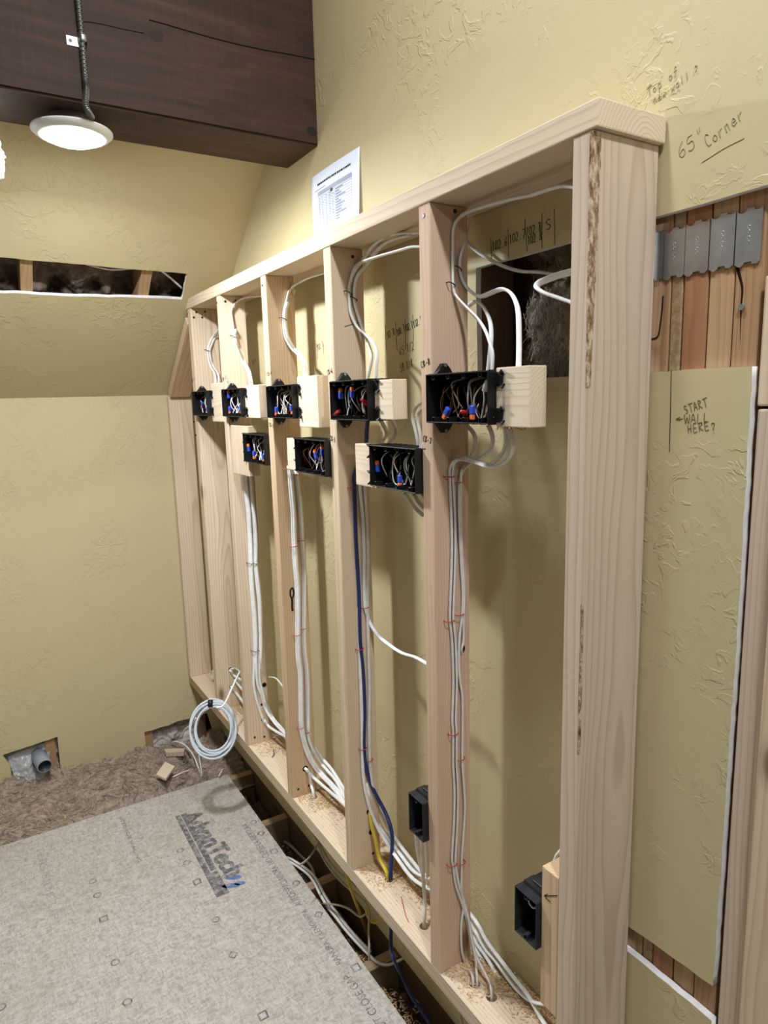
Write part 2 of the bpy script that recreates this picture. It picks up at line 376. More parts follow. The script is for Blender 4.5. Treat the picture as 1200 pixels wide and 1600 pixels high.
# closed dark cavities behind the openings
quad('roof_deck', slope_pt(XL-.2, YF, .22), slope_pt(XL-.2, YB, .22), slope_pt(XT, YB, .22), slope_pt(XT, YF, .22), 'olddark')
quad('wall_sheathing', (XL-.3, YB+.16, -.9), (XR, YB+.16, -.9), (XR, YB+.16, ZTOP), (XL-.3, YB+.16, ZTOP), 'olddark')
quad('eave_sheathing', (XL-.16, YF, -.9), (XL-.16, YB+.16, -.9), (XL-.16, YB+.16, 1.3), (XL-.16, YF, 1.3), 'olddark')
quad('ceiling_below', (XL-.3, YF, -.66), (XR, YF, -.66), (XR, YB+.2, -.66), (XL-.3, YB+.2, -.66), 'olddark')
# subfloor panel
FX0 = -2.047; FY1 = .047
bm = bmesh.new(); bbox(bm, (FX0, YF, ZF-.019), (XR, FY1, ZF), 0)
for f in bm.faces:
    if abs(f.normal.z) < .5: f.material_index = 1
bm.normal_update()
for f in bm.faces: f.material_index = 0 if f.normal.z > .5 else 1
floor = st(frombm('floor', bm, ['osb', 'osbedge']))
floor['label'] = 'grey wood-strand subfloor panel with faded black printing'
# floor joists
for k, (u, v) in enumerate(((357, 1213), (408, 1283), (476, 1381), (568, 1504))):
    p = onZ(u, v, ZJ); x = p.x
    o = lumber('floor_joist', (x, -1.0, ZJ-.235), (x+.038, .158, ZJ), 'joist', 'y', .002)
    tag(o, ['floor joist at the far end, beside the corner of the subfloor panel', 'second floor joist from the far end, showing between subfloor and wall', 'floor joist under the white cable, third from the far end', 'nearest floor joist in view, with a dark blue cable passing it'][k], 'joist', 'floor joists beside the subfloor panel')
o = lumber('sole_plate', (XL-.1, .158, ZJ-.24), (.9, .196, -.34+.004), 'olddark', 'x', .003)
tag(o, 'dark old rim board under the yellow back wall', 'board')

# ------------------------------------------------------------------ new framing
def stud(x, y1, mat, label, z1=H, x1=None, y0=0):
    o = lumber('wall_stud', (x, y0, 0), (x1 or x+SW, y1, z1), mat, 'z', .003)
    return tag(o, label, 'stud', 'upright studs of the new frame')
studs = [
    stud(SX[0], .14, 'spf4', 'wide end stud closest to the camera, with bark along one edge'),
    stud(SX[1], SDP, 'spf3', 'pinkish stud carrying the two boxes marked CB-8 and CB-7'),
    stud(SX[2], SDP, 'spf', 'stud with the dark blue cable stapled down its side'),
    stud(SX[3], SDP, 'spf5', 'warm-toned stud with a black knot mark, third box from the sloped ceiling', ),
    stud(SX[4], SDP, 'spf2', 'stud fourth from the camera behind the white cable coil, two dark ties'),
    stud(SX[5], .105, 'spf2', 'farthest full-height stud beside the short sloped rafter piece')]
o = lumber('top_plate', (SX[5]-.012, -.002, H), (.034, .142, H+.038), 'plate', 'x', .0025); tag(o, 'long top plate of the new stud wall, end grain showing', 'plate')
# bottom plate with drilled cable holes (dark discs sunk into the wood are cut as real holes)
XP0, XP1 = XL+.002, .034
holes_px = [(608, 1374), (742, 1537), (768, 1558), (663, 1447), (490, 1246)]
hp = [(onZ(u, v, 0).x, min(max(onZ(u, v, 0).y, .03), .12)) for u, v in holes_px]
pl = slab_poly('bottom_plate', [(XP0, 0), (XP1, 0), (XP1, .14), (XP0, .14)], [[(x+.0125*math.cos(a*math.pi/6), y+.0125*math.sin(a*math.pi/6)) for a in range(12)] for x, y in hp], lambda a, b, d: Vector((a, b, -d)), .038, ['plate', 'plate'])
me = pl.data; rotm = Matrix.Rotation(math.pi/2, 4, 'Y'); off = Matrix.Translation((XP0, .07, -.019))
me.transform((off @ rotm).inverted()); pl.matrix_world = off @ rotm
tag(pl, 'long bottom plate of the new stud wall, drilled for cables and dusted with sawdust', 'plate')
# end stud against the knee wall and the sloped piece above it
o = lumber('end_stud', (XL+.002, -.002, 0), (XL+.040, .10, 1.318), 'spf2', 'z', .003); tag(o, 'pale end stud fixed against the yellow knee wall', 'stud')
def board_dir(name, a, b, w, d, mat, side, bev=.002):
    """board from a to b; w across 'side', d the other way"""
    a = Vector(a); b = Vector(b); z = (b-a).normalized(); x = Vector(side)-z*Vector(side).dot(z); x.normalize(); y = z.cross(x); ln = (b-a).length
    bm = bmesh.new(); bbox(bm, (-w/2, -d/2, 0), (w/2, d/2, ln)); bmesh.ops.bevel(bm, geom=list(bm.edges), offset=bev, segments=2, affect='EDGES', profile=.6)
    o = frombm(name, bm, mat); o.matrix_world = Matrix(((x.x, y.x, z.x, a.x), (x.y, y.y, z.y, a.y), (x.z, y.z, z.z, a.z), (0, 0, 0, 1))); return o
nrm = Vector((SLOPE, 0, -1)).normalized()
A = Vector((XL+.015, .043, ZC))+nrm*.022; B = A+Vector((1, 0, SLOPE)).normalized()*.48; A = A+Vector((1, 0, SLOPE)).normalized()*.028+Vector((0, 0, .004))
o = board_dir('rafter_piece', A+Vector((1, 0, SLOPE)).normalized()*.0, B, .09, .038, 'spf5', (0, 1, 0)); tag(o, 'short sloped board following the ceiling above the end stud', 'board')
# bark (wane) strip on the near end stud
rnd = random.Random(3); nb = N('bark'); fb_ = nb.noise(nb.coord((1, 1, .35)), 130, 5, .75); barkm = nb.fin(nb.ramp(fb_, (.36, L(84, 62, 46)), (.48, L(150, 122, 96)), (.6, L(206, 186, 160))), .9, nb.bump(fb_, .7, .003), .1); xe = SX[0]+SW
def bark(z0, z1, wmax, nn):
    vs = []; fs = []
    for i in range(nn+1):
        t = i/nn; z = z0+(z1-z0)*t; wd = wmax*(math.sin(math.pi*min(1, t*1.25+.02))**.4 if z1 < H-.01 else min(1, .25+t))*rnd.uniform(.8, 1.05)
        vs += [(xe-.003-wd*.30, -.0005, z), (xe-.0008, -.0002, z), (xe+.0004, .0015, z), (xe+.0006, .0025+wd, z)]
    for i in range(nn):
        for j in range(3): a_ = i*4+j; fs.append((a_, a_+1, a_+5, a_+4))
    mesh('bark_strip', vs, fs, barkm, studs[0])['label'] = 'dark flaking bark'
bark(1.30, H-.002, .012, 60); bark(.72, .97, .0006, 40)

# screws in the studs and plates (dark heads, real little discs)
def screw(px, py, pl, val, r=.004, parent=None):
    p = onX(px, py, val) if pl == 'x' else onY(px, py, val)
    d = Vector((1, 0, 0)) if pl == 'x' else Vector((0, -1, 0))
    pts = disc_pts(p+d*.0012, d, r, 10, (0, 0, 1)); back = [q-d*.0016 for q in disc_pts(p+d*.0012, d, r*1.15, 10, (0, 0, 1))]
    fs = [tuple(range(10))]+[(i, i+10, (i+1) % 10+10, (i+1) % 10) for i in range(10)]
    return mesh('screw_head', pts+back, fs, 'nail', parent)
for u, v, k in ((711, 330, 1), (551, 401, 2), (352, 471, 4), (368, 470, 4), (307, 488, 5), (320, 487, 5), (303, 496, 5), (316, 496, 5), (466, 1233, 3), (486, 1225, 3), (398, 1152, 4), (413, 1151, 4), (583, 1333, 2)):
    screw(u, v, 'x', SX[k]+SW, .004, studs[k])
for u, v, k in ((662, 337, 1), (410, 446, 3), (339, 473, 4), (293, 491, 5)): screw(u, v, 'y', -.0002, .0035, studs[k])
for u, v in ((272, 616), (282, 615), (303, 659), (306, 680)): screw(u, v, 'x', XL+.045, .0035, o)

# ------------------------------------------------------------------ dark beam
bm = bmesh.new(); bbox(bm, (-1.315, YF+.01, 1.992), (-1.10, YB-.001, 2.45))
bmesh.ops.bevel(bm, geom=[e for e in bm.edges if abs((e.verts[0].co-e.verts[1].co).y) > 1 and e.verts[0].co.z < 2.1], offset=.006, segments=2, affect='EDGES')
beam2 = None
beam = frombm('ceiling_beam', bm, 'beam'); tag(beam, 'dark brown stained timber beam crossing under the sloped ceiling', 'beam')
bx_ = lambda u, v: onX(u, v, -1.0996)
M['crackm'] = plain('beam_crack', L(26, 17, 13), .8, .1)
bm = bmesh.new(); bbox(bm, (1.245, YF+.01, 1.992), (1.465, YB-.001, ZTOP-.001)); tag(frombm('ceiling_beam', bm, 'beam'), 'second dark timber beam to the right behind the camera', 'beam')
multi('crack', [tube_data(spline([bx_(*q) for q in ((233, 31), (262, 39), (292, 48), (354, 65), (417, 79), (452, 85), (492, 93))]), .0016, .0005, (1, 0, 0), 5), tube_data(spline([bx_(*q) for q in ((120, 33), (150, 36), (190, 45), (225, 52))]), .0009, .0004, (1, 0, 0), 5)], 'crackm', beam, False)
M['bknot'] = plain('beam_knot', L(44, 33, 28), .6, .3, var=.4, scale=200)
for u, v, r in ((245, 55, .013), (487, 205, .012)):
    p = bx_(u, v); mesh('knot', [p+Vector((.0002, math.cos(a*.42)*r*1.3*(1+.25*math.sin(a*3.1)), math.sin(a*.42)*r*(1+.2*math.cos(a*2.3)))) for a in range(15)], [tuple(range(15))], 'bknot', beam)

# ------------------------------------------------------------------ lamps
def lamp(loc, k, label):
    x, y, z = loc; e = empty('disc_lamp', (x, y, z)); tag(e, label, 'lamp', 'round LED disc lamps')
    R = .094
    lathe('trim_ring', [(.066, 0), (.070, -.002), (.085, .004), (R, .012), (R, .016), (.080, .018), (.0, .018)], 'trim', e, loc=loc)
    ne = N('lamp_diffuser'); ne.fin((1, 1, 1, 1), .5); ne.b.inputs['Emission Color'].default_value = (*LIGHT, 1); ne.b.inputs['Emission Strength'].default_value = LAMP_W*k*.5/(math.pi*.0155)
    lathe('diffuser', [(.0, -.016), (.03, -.014), (.052, -.009), (.0625, -.004), (.0665, .0005)], ne.m, e, loc=loc)
    lathe('junction_box', [(0, .018), (.05, .018), (.052, .022), (.052, .044), (.05, .047), (.0, .047)], 'steel', e, loc=loc)
    ld = bpy.data.lights.new('led_light', 'AREA'); ld.shape = 'DISK'; ld.size = .13; ld.energy = LAMP_W*k*.5; ld.color = LIGHT
    lo = bpy.data.objects.new('led_light', ld); col.objects.link(lo); lo.location = (x, y, z-.0175); lo.parent = e; lo.matrix_parent_inverse = e.matrix_basis.inverted(); e_ = lo
    return e
LN = ['round white LED disc lamp lit under the dark beam', 'round white LED disc lamp under the second beam behind the camera', 'round white LED disc lamp on the flat ceiling right of the end stud', 'added LED disc lamp out of view, brightening the upper back wall', 'round white LED disc lamp on the flat ceiling away from the back wall', 'round white LED disc lamp farther along under the dark beam']
for (loc, k), s in zip(LAMPS, LN): lamp(loc, k, s)
# armoured flexible conduit down the beam to the lamp
cp = spline([onX(120, -30, -1.088), onX(122, 0, -1.088), onX(128, 60, -1.088), onX(133, 120, -1.088), onX(135, 140, -1.086), onX(134, 165, -1.082), Vector((-1.115, -.445, 1.967))], 100)
vs, fs = tube_data(cp, .0065, .0065, (1, 0, 0), 10, taper=lambda t: 1+.16*math.sin(t*2*math.pi*58))
cd_ = mesh('flexible_conduit', vs, fs, plain('conduit_steel', L(128, 130, 132), .35, .5, .85), None, True); tag(cd_, 'ribbed grey metal conduit running down the beam to the lamp', 'conduit')
sp = onX(124, 63, -1.099); q = onX(112, 64, -1.0985)
bm = bmesh.new()
bbox(bm, (-1.0995, q.y-.011, q.z-.010), (-1.0975, sp.y+.002, q.z+.010))
frombm('strap_tab', bm, plain('zinc_strap', L(214, 216, 220), .4, .5, .3), cd_)
tube('strap_loop', [(-1.099, sp.y-.004, sp.z), (-1.082, sp.y, sp.z), (-1.0795, sp.y+.006, sp.z), (-1.083, sp.y+.013, sp.z), (-1.099, sp.y+.015, sp.z)], .008, .001, 'steel', (1, 0, 0), parent=cd_)
pts = disc_pts((-1.0970, q.y-.003, q.z), (1, 0, 0), .0038, 12); mesh('strap_screw', pts, [tuple(range(12))], 'nail', cd_)
# torn white sheet at the picture's left edge, hanging from the beam side
rnd = random.Random(5); pt = onX(0, 236, -1.32); vs = []; fs = []; nz = 22
for i in range(nz):
    z = pt.z+.05-i*.13/(nz-1); e0 = pt.y+(.002+.010*max(0, 1-abs((i-11)/8))*rnd.uniform(.3, 1.3) if i < 19 else -.02*(i-18))
    for j in range(4): vs.append((-1.325+.006*math.sin(i*.7+j), e0-.05*j*(1 if j else 0), z)); 
for i in range(nz-1):
    for j in range(3): a = i*4+j; fs.append((a, a+1, a+5, a+4))
o = mesh('torn_paper', vs, fs, plain('white_paper_shred', L(244, 246, 248), .8, .2, var=.02)); m = o.modifiers.new('t', 'SOLIDIFY'); m.thickness = .0012
tag(o, 'torn white paper edge hanging at the left beside the lamp', 'paper')

# ================================================================== SWITCH BOXES, BLOCKS
GX = .184; GH = .0915; GD = .072; GP = .017; TH = .0022
def mirror_x(bm): 
    for v in bm.verts: v.co.x = -v.co.x
    bmesh.ops.reverse_faces(bm, faces=list(bm.faces))
def rbox(lo, hi, bev=.0006):
    bm = bmesh.new(); bbox(bm, lo, hi); bmesh.ops.bevel(bm, geom=list(bm.edges), offset=bev, segments=1, affect='EDGES'); return bm
def joinbm(bms):
    out = bmesh.new()
    for b in bms:
        me = bpy.data.meshes.new('t'); b.to_mesh(me); b.free(); out.from_mesh(me); bpy.data.meshes.remove(me)
    return out
def gang_meshes(w, h, d, gangs, flip, single=False):
    """meshes of one box, origin at its stud-side lower front corner; the stud is on the -x side (flip: +x side)"""
    P = {}
    walls = [((0, 0, 0), (TH, d, h)), ((w-TH, 0, 0), (w, d, h)), ((TH, 0, 0), (w-TH, d, TH)), ((TH, 0, h-TH), (w-TH, d, h)), ((TH, d-TH, TH), (w-TH, d, h-TH))]
    if not single:   # thicker rim round the opening and stiffening ribs on top and bottom
        for k in range(gangs*2+1):
            x = .004+(w-.008)*k/(gangs*2); walls += [((x-.0008, .004, h-.0002), (x+.0008, d*.8, h+.0012)), ((x-.0008, .004, -.0012), (x+.0008, d*.8, .0002))]
        walls += [((w-.0002, .012, .01), (w+.0012, d*.8, .013)), ((w-.0002, .012, h-.013), (w+.0012, d*.8, h-.01))]
    P['body'] = joinbm([rbox(a, b) for a, b in walls])
    lugs = []
    for k in range(gangs):
        x = w*(k+.5)/gangs
        for z0, z1 in ((TH, TH+.009), (h-TH-.009, h-TH)):
            lugs += [rbox((x-.0042, .0008, z0), (x-.0026, .02, z1)), rbox((x+.0026, .0008, z0), (x+.0042, .02, z1)), rbox((x-.0042, .0008, z0 if z0 > h/2 else z1-.0016), (x+.0042, .02, (z0+.0016) if z0 > h/2 else z1))]
    P['screw_lugs'] = joinbm(lugs)
    def ear(s):
        b = bmesh.new(); zz = (lambda z: h+z) if s > 0 else (lambda z: -z)
        if single: prof = [(.018, 0), (.046, 0), (.044, .006), (.020, .006)]
        else: prof = [(.016, -.001), (.058, -.001), (.052, .010), (.042, .021), (.034, .021), (.024, .008)]
        for x in (.0005, .012 if not single else w-.004):
            [b.verts.new((x, y, zz(z))) for y, z in prof]
        b.verts.ensure_lookup_table(); n = len(prof)
        b.faces.new(b.verts[:n]); b.faces.new(reversed(b.verts[n:]))
        for i in range(n): b.faces.new((b.verts[i], b.verts[(i+1) % n], b.verts[n+(i+1) % n], b.verts[n+i]))
        bmesh.ops.recalc_face_normals(b, faces=list(b.faces)); return b
    P['nail_ear'] = ear(1); P['nail_ear_low'] = ear(-1)
    if not single:
        def lobe(z0, z1):
            b = rbox((w-.001, GP-.0025, z0), (w+.021, GP-.0003, z1), .0008); bmesh.ops.bevel(b, geom=[e for e in b.edges if abs(e.verts[0].co.y-e.verts[1].co.y) > .0005 and e.verts[0].co.x > w+.015], offset=.006, segments=3, affect='EDGES'); return b
        P['flange_tab'] = lobe(h*.70, h-.003); P['flange_tab_low'] = lobe(.003, h*.30)
    def nailhead(s):
        z = h+.017 if s > 0 else -.017
        b = bmesh.new(); vs = []
        if single:
            z = h+.0035; ys = .032; p = disc_pts((w*.1, ys, z), (0, 0, 1), .002, 8, (1, 0, 0))
            vv, ff = tube_data([Vector((-.0005, ys, z+.004)), Vector((w*.72, ys-.002, z+.0045))], .0016, .0016, (0, 0, 1), 8)
        else: vv, ff = tube_data([Vector((.004, .038, z)), Vector((.0145, .038, z))], .0034, .0034, (0, 0, 1), 10)
        V = [b.verts.new(q) for q in vv]
        for f in ff: b.faces.new([V[i] for i in f])
        return b
    P['nail'] = nailhead(1)
    if not single: P['nail_low'] = nailhead(-1)
    out = {}
    for k, b in P.items():
        if flip: mirror_x(b)
        me = bpy.data.meshes.new(k); b.normal_update(); b.to_mesh(me); b.free(); me.materials.append(M[('nail' if single else 'steel') if k.startswith('nail') and 'ear' not in k else ('blackdust' if single else 'black')]); out[k] = me
    return out
G4 = gang_meshes(GX, GH, GD, 4, False); G4F = gang_meshes(GX, GH, GD, 4, True)
G1 = gang_meshes(.057, .094, .074, 1, False, True); G1F = gang_meshes(.057, .094, .074, 1, True, True)
def place_box(meshes, loc, label, name='switch_box', group='black multi-gang switch boxes'):
    e = empty(name, loc); tag(e, label, 'electrical box', group)
    made = {}
    for k, me in meshes.items():
        o = bpy.data.objects.new(k.replace('_low', ''), me); col.objects.link(o); made[k] = o
        o.parent = made['nail_ear'+k[4:]] if k in ('nail', 'nail_low') else e
        if k == 'screw_lugs': o['kind'] = 'stuff'
    return e
BZ = 1.2425; BZ2 = 1.0975
boxes = {}
for nm, k, z, flip, lab in (
    ('CB8', 1, BZ, 0, 'black four-gang switch box right of the marking CB-8, nearest the camera'),
    ('CB6', 2, BZ, 0, 'black switch box in the upper row on the second stud from the near end'),
    ('CB4', 3, BZ, 0, 'black switch box in the upper row on the stud marked CB-4'),
    ('CB2', 4, BZ, 0, 'black switch box in the upper row, second from the knee wall'),
    ('CB1', 5, BZ, 0, 'farthest black switch box, on the stud by the sloped board'),
    ('CB7', 1, BZ2, 1, 'lower black switch box left of the marking CB-7'),
    ('CB5', 2, BZ2, 1, 'middle one of the three lower switch boxes, left of the marking CB-5'),
    ('CB3', 3, BZ2, 1, 'farthest of the three lower switch boxes, left of the marking CB-3')):
    x = SX[k]+SW+.0015 if not flip else SX[k]-.0015
    boxes[nm] = (place_box(G4F if flip else G4, (x, -GP, z), lab), x-GX if flip else x, z)
ob1 = place_box(G1F, (SX[1]-.001, -.014, .312), 'dusty black outlet box low on the left of the CB-7 stud', 'outlet_box', 'single outlet boxes near the bottom plate')
ob2 = place_box(G1F, (-.0545, -.010, .305), 'dusty black outlet box on the short block beside the near end stud', 'outlet_box', 'single outlet boxes near the bottom plate')

def block(x0, x1, z0, z1, lab, y0=.0005, y1=.0385, mat='block', ax='x', jag=0):
    o = lumber('mounting_block', (x0, y0, z0), (x1, y1, z1), mat, ax, .002); return tag(o, lab, 'wood block', 'short lumber blocks holding the boxes')
bx = lambda n: boxes[n][1]
block(bx('CB8')+GX+.001, -.096, 1.238, 1.338, 'pale block right of the nearest upper switch box, with chipped lower edge')
block(bx('CB6')+GX+.001, -.511, 1.245, 1.331, 'pale block right of the second upper switch box from the near end')
block(bx('CB4')+GX+.001, -.873, 1.219, 1.354, 'tall pale block right of the box on the stud marked CB-4')
block(bx('CB2')+GX+.001, -1.287, 1.239, 1.342, 'pale block right of the upper switch box second from the knee wall')
block(bx('CB1')+GX+.001, SX[4]-.0005, 1.221, 1.359, 'pale block between the two farthest upper switch boxes')
block(-.683, bx('CB7')-.001, 1.089, 1.187, 'pale block left of the lower switch box beside the marking CB-7')
block(-1.088, bx('CB5')-.001, 1.095, 1.185, 'pale block left of the middle lower switch box')
block(-1.568, bx('CB3')-.001, 1.045, 1.212, 'wide pale block left of the farthest lower switch box', mat='spf2', ax='z')
p0 = onY(849, 1571, .001); p1 = onY(850, 1355, .001)
block(-.0535, SX[0]-.0008, p0.z, p1.z, 'upright block left of the near end stud, holding an outlet box', .001, .09, 'spf5', 'z')
pA = onZ(520, 1275, 0)
block(-1.055, -1.017, .0005, .040, 'small block on the bottom plate under the cables left of the blue cable', .105, .139, 'spf5', 'z')

# conductors and connectors inside the boxes
rnd = random.Random(11)
for nm, (e, x0, z0) in boxes.items():
    for k in range(14):
        xx = x0+.014+(GX-.028)*(k+rnd.uniform(.1, .9))/14; zt = z0+GH-.008; sgn = rnd.choice((-1, 1))
        P = [(xx, .046, zt), (xx+sgn*rnd.uniform(0, .006), .012, zt-rnd.uniform(.006, .02)), (xx+rnd.uniform(-.012, .012), rnd.uniform(.0, .02), z0+rnd.uniform(.035, .055)), (xx+rnd.uniform(-.016, .016), rnd.uniform(.004, .02), z0+rnd.uniform(.008, .03))]
        if rnd.random() < .55: P += [(P[-1][0]+rnd.uniform(.006, .014), .012, z0+.010), (P[-1][0]+rnd.uniform(.012, .02), .02, z0+rnd.uniform(.03, .055))]
        clampx = lambda q: (min(max(q[0], x0+.006), x0+GX-.006), q[1], q[2])
        mt = rnd.choice(('white', 'white', 'wireblack', 'greyc', 'copper', 'white', 'wireblack'))
        wv = tube('conductor_wire', [clampx(q) for q in P], .0011 if mt == 'copper' else .0015, .0011 if mt == 'copper' else .0015, mt, (0, 1, 0), 6, 5, e)
CON = [('CB8', 697, 648, 38, 0, 'blue and orange push connector leaning at lower left inside the CB-8 box'), ('CB8', 738, 645, 0, 0, 'upright blue and orange push connector at bottom centre of the CB-8 box'),
       ('CB6', 532, 615, 180, 0, 'blue connector with orange top at upper left of the second upper box'), ('CB6', 550, 613, 180, 0, 'blue connector with orange top near the middle of the second upper box'),
       ('CB4', 432, 645, 5, 0, 'blue and orange connector at lower left of the box marked CB-4'), ('CB4', 456, 641, -20, 0, 'blue connector at lower right of the box marked CB-4'),
       ('CB2', 357, 616, 175, 0, 'orange-topped blue connector at upper left of the second farthest upper box'), ('CB2', 359, 641, 10, 0, 'blue connector at the bottom left of the second farthest upper box'), ('CB2', 376, 641, -10, 0, 'blue connector at the bottom right of the second farthest upper box'),
       ('CB1', 324, 618, 180, 0, 'orange-topped blue connector at upper right of the farthest box'), ('CB1', 316, 633, 40, 0, 'blue connector in the middle of the farthest box'), ('CB1', 324, 642, 0, 0, 'orange-ended connector at lower right of the farthest box'),
       ('CB7', 585, 728, 170, 0, 'orange-topped blue connector at the left of the CB-7 box'), ('CB7', 625, 752, 0, 0, 'blue connector with orange lower end at bottom of the CB-7 box'),
       ('CB5', 493, 710, 150, 0, 'leaning blue connector with orange tip in the middle lower box'), ('CB5', 503, 704, 180, 0, 'upright blue connector with orange tip at right of the middle lower box'),
       ('CB3', 382, 699, 165, 0, 'orange-topped connector at the left of the farthest lower box'), ('CB3', 397, 711, 0, 0, 'blue connector at bottom centre of the farthest lower box'), ('CB3', 412, 716, 0, 0, 'blue connector at bottom right of the farthest lower box')]
def con_mesh(nm, lo, hi, m):
    b = rbox(lo, hi, .0015); me = bpy.data.meshes.new(nm); b.normal_update(); b.to_mesh(me); b.free(); me.materials.append(M[m]); return me
cbm = con_mesh('housing', (-.0055, -.004, -.003), (.0055, .004, .013), 'conblue'); com = con_mesh('lever_end', (-.0047, -.0036, -.013), (.0047, .0036, -.0028), 'conor')
for nm, u, v, ang, _, lab in CON:
    p = onY(u, v, -.003); _, x0, z0 = boxes[nm]; p.x = min(max(p.x, x0+.012), x0+GX-.012); p.z = min(max(p.z, z0+.018), z0+GH-.018)
    e = empty('wire_connector', p); e.rotation_euler = (0, math.radians(ang), 0); tag(e, lab, 'connector', 'blue and orange wire connectors in the boxes')
    for k, me in (('housing', cbm), ('lever_end', com)): o = bpy.data.objects.new(k, me); col.objects.link(o); o.parent = e
def nut(u, v, nm, ang, lab):
    p = onY(u, v, .0); x0 = boxes[nm][1]; 
    o = lathe('wire_nut', [(0, .013), (.003, .012), (.0045, .004), (.006, -.006), (.0062, -.012), (.0048, -.012), (.0045, -.004), (0, -.002)], 'red', seg=14); o.location = p; o.rotation_euler = (math.radians(60), math.radians(ang), 0); tag(o, lab, 'wire nut', 'red wire nuts in the boxes')
nut(725, 645, 'CB8', 60, 'red wire nut at bottom centre of the CB-8 box')
nut(570, 628, 'CB6', 10, 'red wire nut at the right of the second upper box'); nut(526, 645, 'CB6', 190, 'red wire nut at lower left of the second upper box')
o = tube('tape_wrap', [onY(757, 611, .004), onY(760, 600, .004), onY(763, 595, .006)], .005, .005, 'white', (1, 0, 0), 8); tag(o, 'white taped wire end at upper right of the CB-8 box', 'tape')
nutp = onY(655, 1262, .03); o = lathe('wire_nut', [(0, .013), (.0045, .004), (.006, -.008), (.0048, -.012), (0, -.002)], 'red', seg=14); o.location = (SX[1]-.03, .03, .37); o.rotation_euler = (1.2, .3, 0); tag(o, 'red wire nut inside the low outlet box by the CB-7 stud', 'wire nut')
tube('conductor_wire', [(-.075, .06, .385), (-.088, .01, .384), (-.092, .008, .37), (-.082, .012, .362), (-.076, .03, .37), (-.074, .05, .34)], .0018, .0018, 'greyc', (0, 1, 0), 6, 6, ob2)

# ================================================================== CABLES
CB_N = {}
def pts_of(pl, y=None, x=None):
    out = []
    for q in pl:
        if isinstance(q, Vector): out.append(q); continue
        if len(q) == 2: q = (*q, y)
        u, v, d = q
        if isinstance(d, str):                     # 's1' = lying on the right side of stud 1, 'z0.01' = at that height
            if d[0] == 's':
                k = int(d[1]); out.append(onX(u, v, SX[k]+SW+.0055+float(d[2:] or 0)))
            elif d[0] == 'z': out.append(onZ(u, v, float(d[1:])))
            elif d[0] == 'x': out.append(onX(u, v, float(d[1:])))
        else: 
            p = onY(u, v, d)
            for k in range(6):                     # keep cables outside the stud they pass
                if SX[k]-.004 < p.x < SX[k]+SW+.0055 and 0 < p.y < (.14 if k == 0 else SDP)+.003:
                    q2 = onX(u, v, SX[k]+SW+.006)
                    if 0 < q2.y < (.14 if k == 0 else SDP): p = q2
            out.append(p)
    return out
def cable(pl, lab, y=None, rx=.0052, ry=.0030, mat='white', ref=(1, 0, 0), group=None, name='electrical_cable', cat='cable'):
    o = tube(name, pts_of(pl, y), rx, ry, mat, ref, 10, 6); return tag(o, lab, cat, group)
# --- bay between the near end stud and the CB-8 stud, above the box
cable([(904, 294, .07), (880, 291, .07), (860, 295, .07), (830, 305, .07), (800, 311, .07), (770, 319, .07), (740, 328, .07), (723, 336, .068), (713, 346, 's1'), (708, 360, 's1'), (707.5, 390, 's1'), (707.5, 420, 's1'), (708, 444, 's1'), (712, 462, 's1.003'), (730, 482, .06), (746, 498, .055), (758, 516, .05), (766, 538, .045), (770, 556, .045), (768, 592, .045)],
      'white cable arching under the top plate and down into the nearest upper box', rx=.006, ref=(1, 0, 0))
cable([(762, 590, .052), (766, 550, .06), (767.6, 520, .066), (765, 500, .075), (757, 482, .09), (748, 473, .10), (740, 472, .115), (732, 478, .125)], 'white cable curling from the nearest upper box behind the arching cable')
cable([(810, 585, .012), (811, 550, .02), (811, 520, .03), (810, 490, .04), (806, 472, .05), (798, 458, .058), (787, 452, .065), (776, 454, .072), (764, 459, .078), (752, 463, .082), (740, 459, 's1.012'), (728, 447, 's1.004'), (720, 430, 's1'), (718, 410, 's1'), (721, 394, 's1.002'), (727, 376, .10), (730, 362, .115), (733, 345, .13)],
      'white cable with a wide S-bend dropping behind the nearest block', rx=.006)
cable([(727, 372, .118), (732, 381, .12), (750, 396, .125), (770, 408, .13), (792, 418, .14), (816, 424, .15), (840, 425, .165), (868, 429, .19), (885, 434, .21)], 'white cable sagging into the open wall cavity')
cable([(905, 477, .06), (892, 472, .06), (872, 465, .06), (852, 458, .058), (841, 452, .057), (838.5, 447.5, .058), (843, 442, .062), (852, 438, .067), (870, 431, .078), (892, 425, .09), (905, 421, .095)], 'white cable bent in a tight hairpin before the wall cavity', rx=.006, ref=(0, 0, 1))
# --- below the CB-8 box
b1 = [(708, 800, 's1'), (709, 850, 's1'), (708, 900, 's1'), (706, 950, 's1'), (706, 970, 's1'), (709, 1000, 's1'), (711, 1050, 's1'), (711, 1082, 's1'), (709.5, 1123, 's1'), (711, 1147, 's1'), (711, 1195, 's1'), (713, 1236, 's1'), (712, 1288, 's1'), (709, 1339, 's1')]
def shift(pl, du, dv=0): return [(q[0]+du, q[1]+dv, *q[2:]) for q in pl]
def into(i, dx=0, dy=0): return [Vector((hp[i][0]+dx, hp[i][1]+dy, .015)), Vector((hp[i][0]+dx, hp[i][1]+dy, -.03))]   # down into a plate hole
cable([(790, 668, .035), (791, 687, .04), (787, 704, .045), (776, 719, .05), (764, 726, .052), (751, 723, .052), (735, 716, .05), (720, 715, 's1.01'), (708, 721, 's1.004'), (703, 732, 's1'), (702.5, 745, 's1')]+shift(b1, -3)+[(708, 1354, 's1'), (712, 1382, 's1'), (722, 1412, 's1.002'), (730, 1440, .075), (737, 1475, .072), (747, 1500, .07), (757, 1520, .07), (764, 1534, .07)]+into(2),
      'grey-white cable looping from under the nearest block, outermost of its stapled pair', mat='greyc')
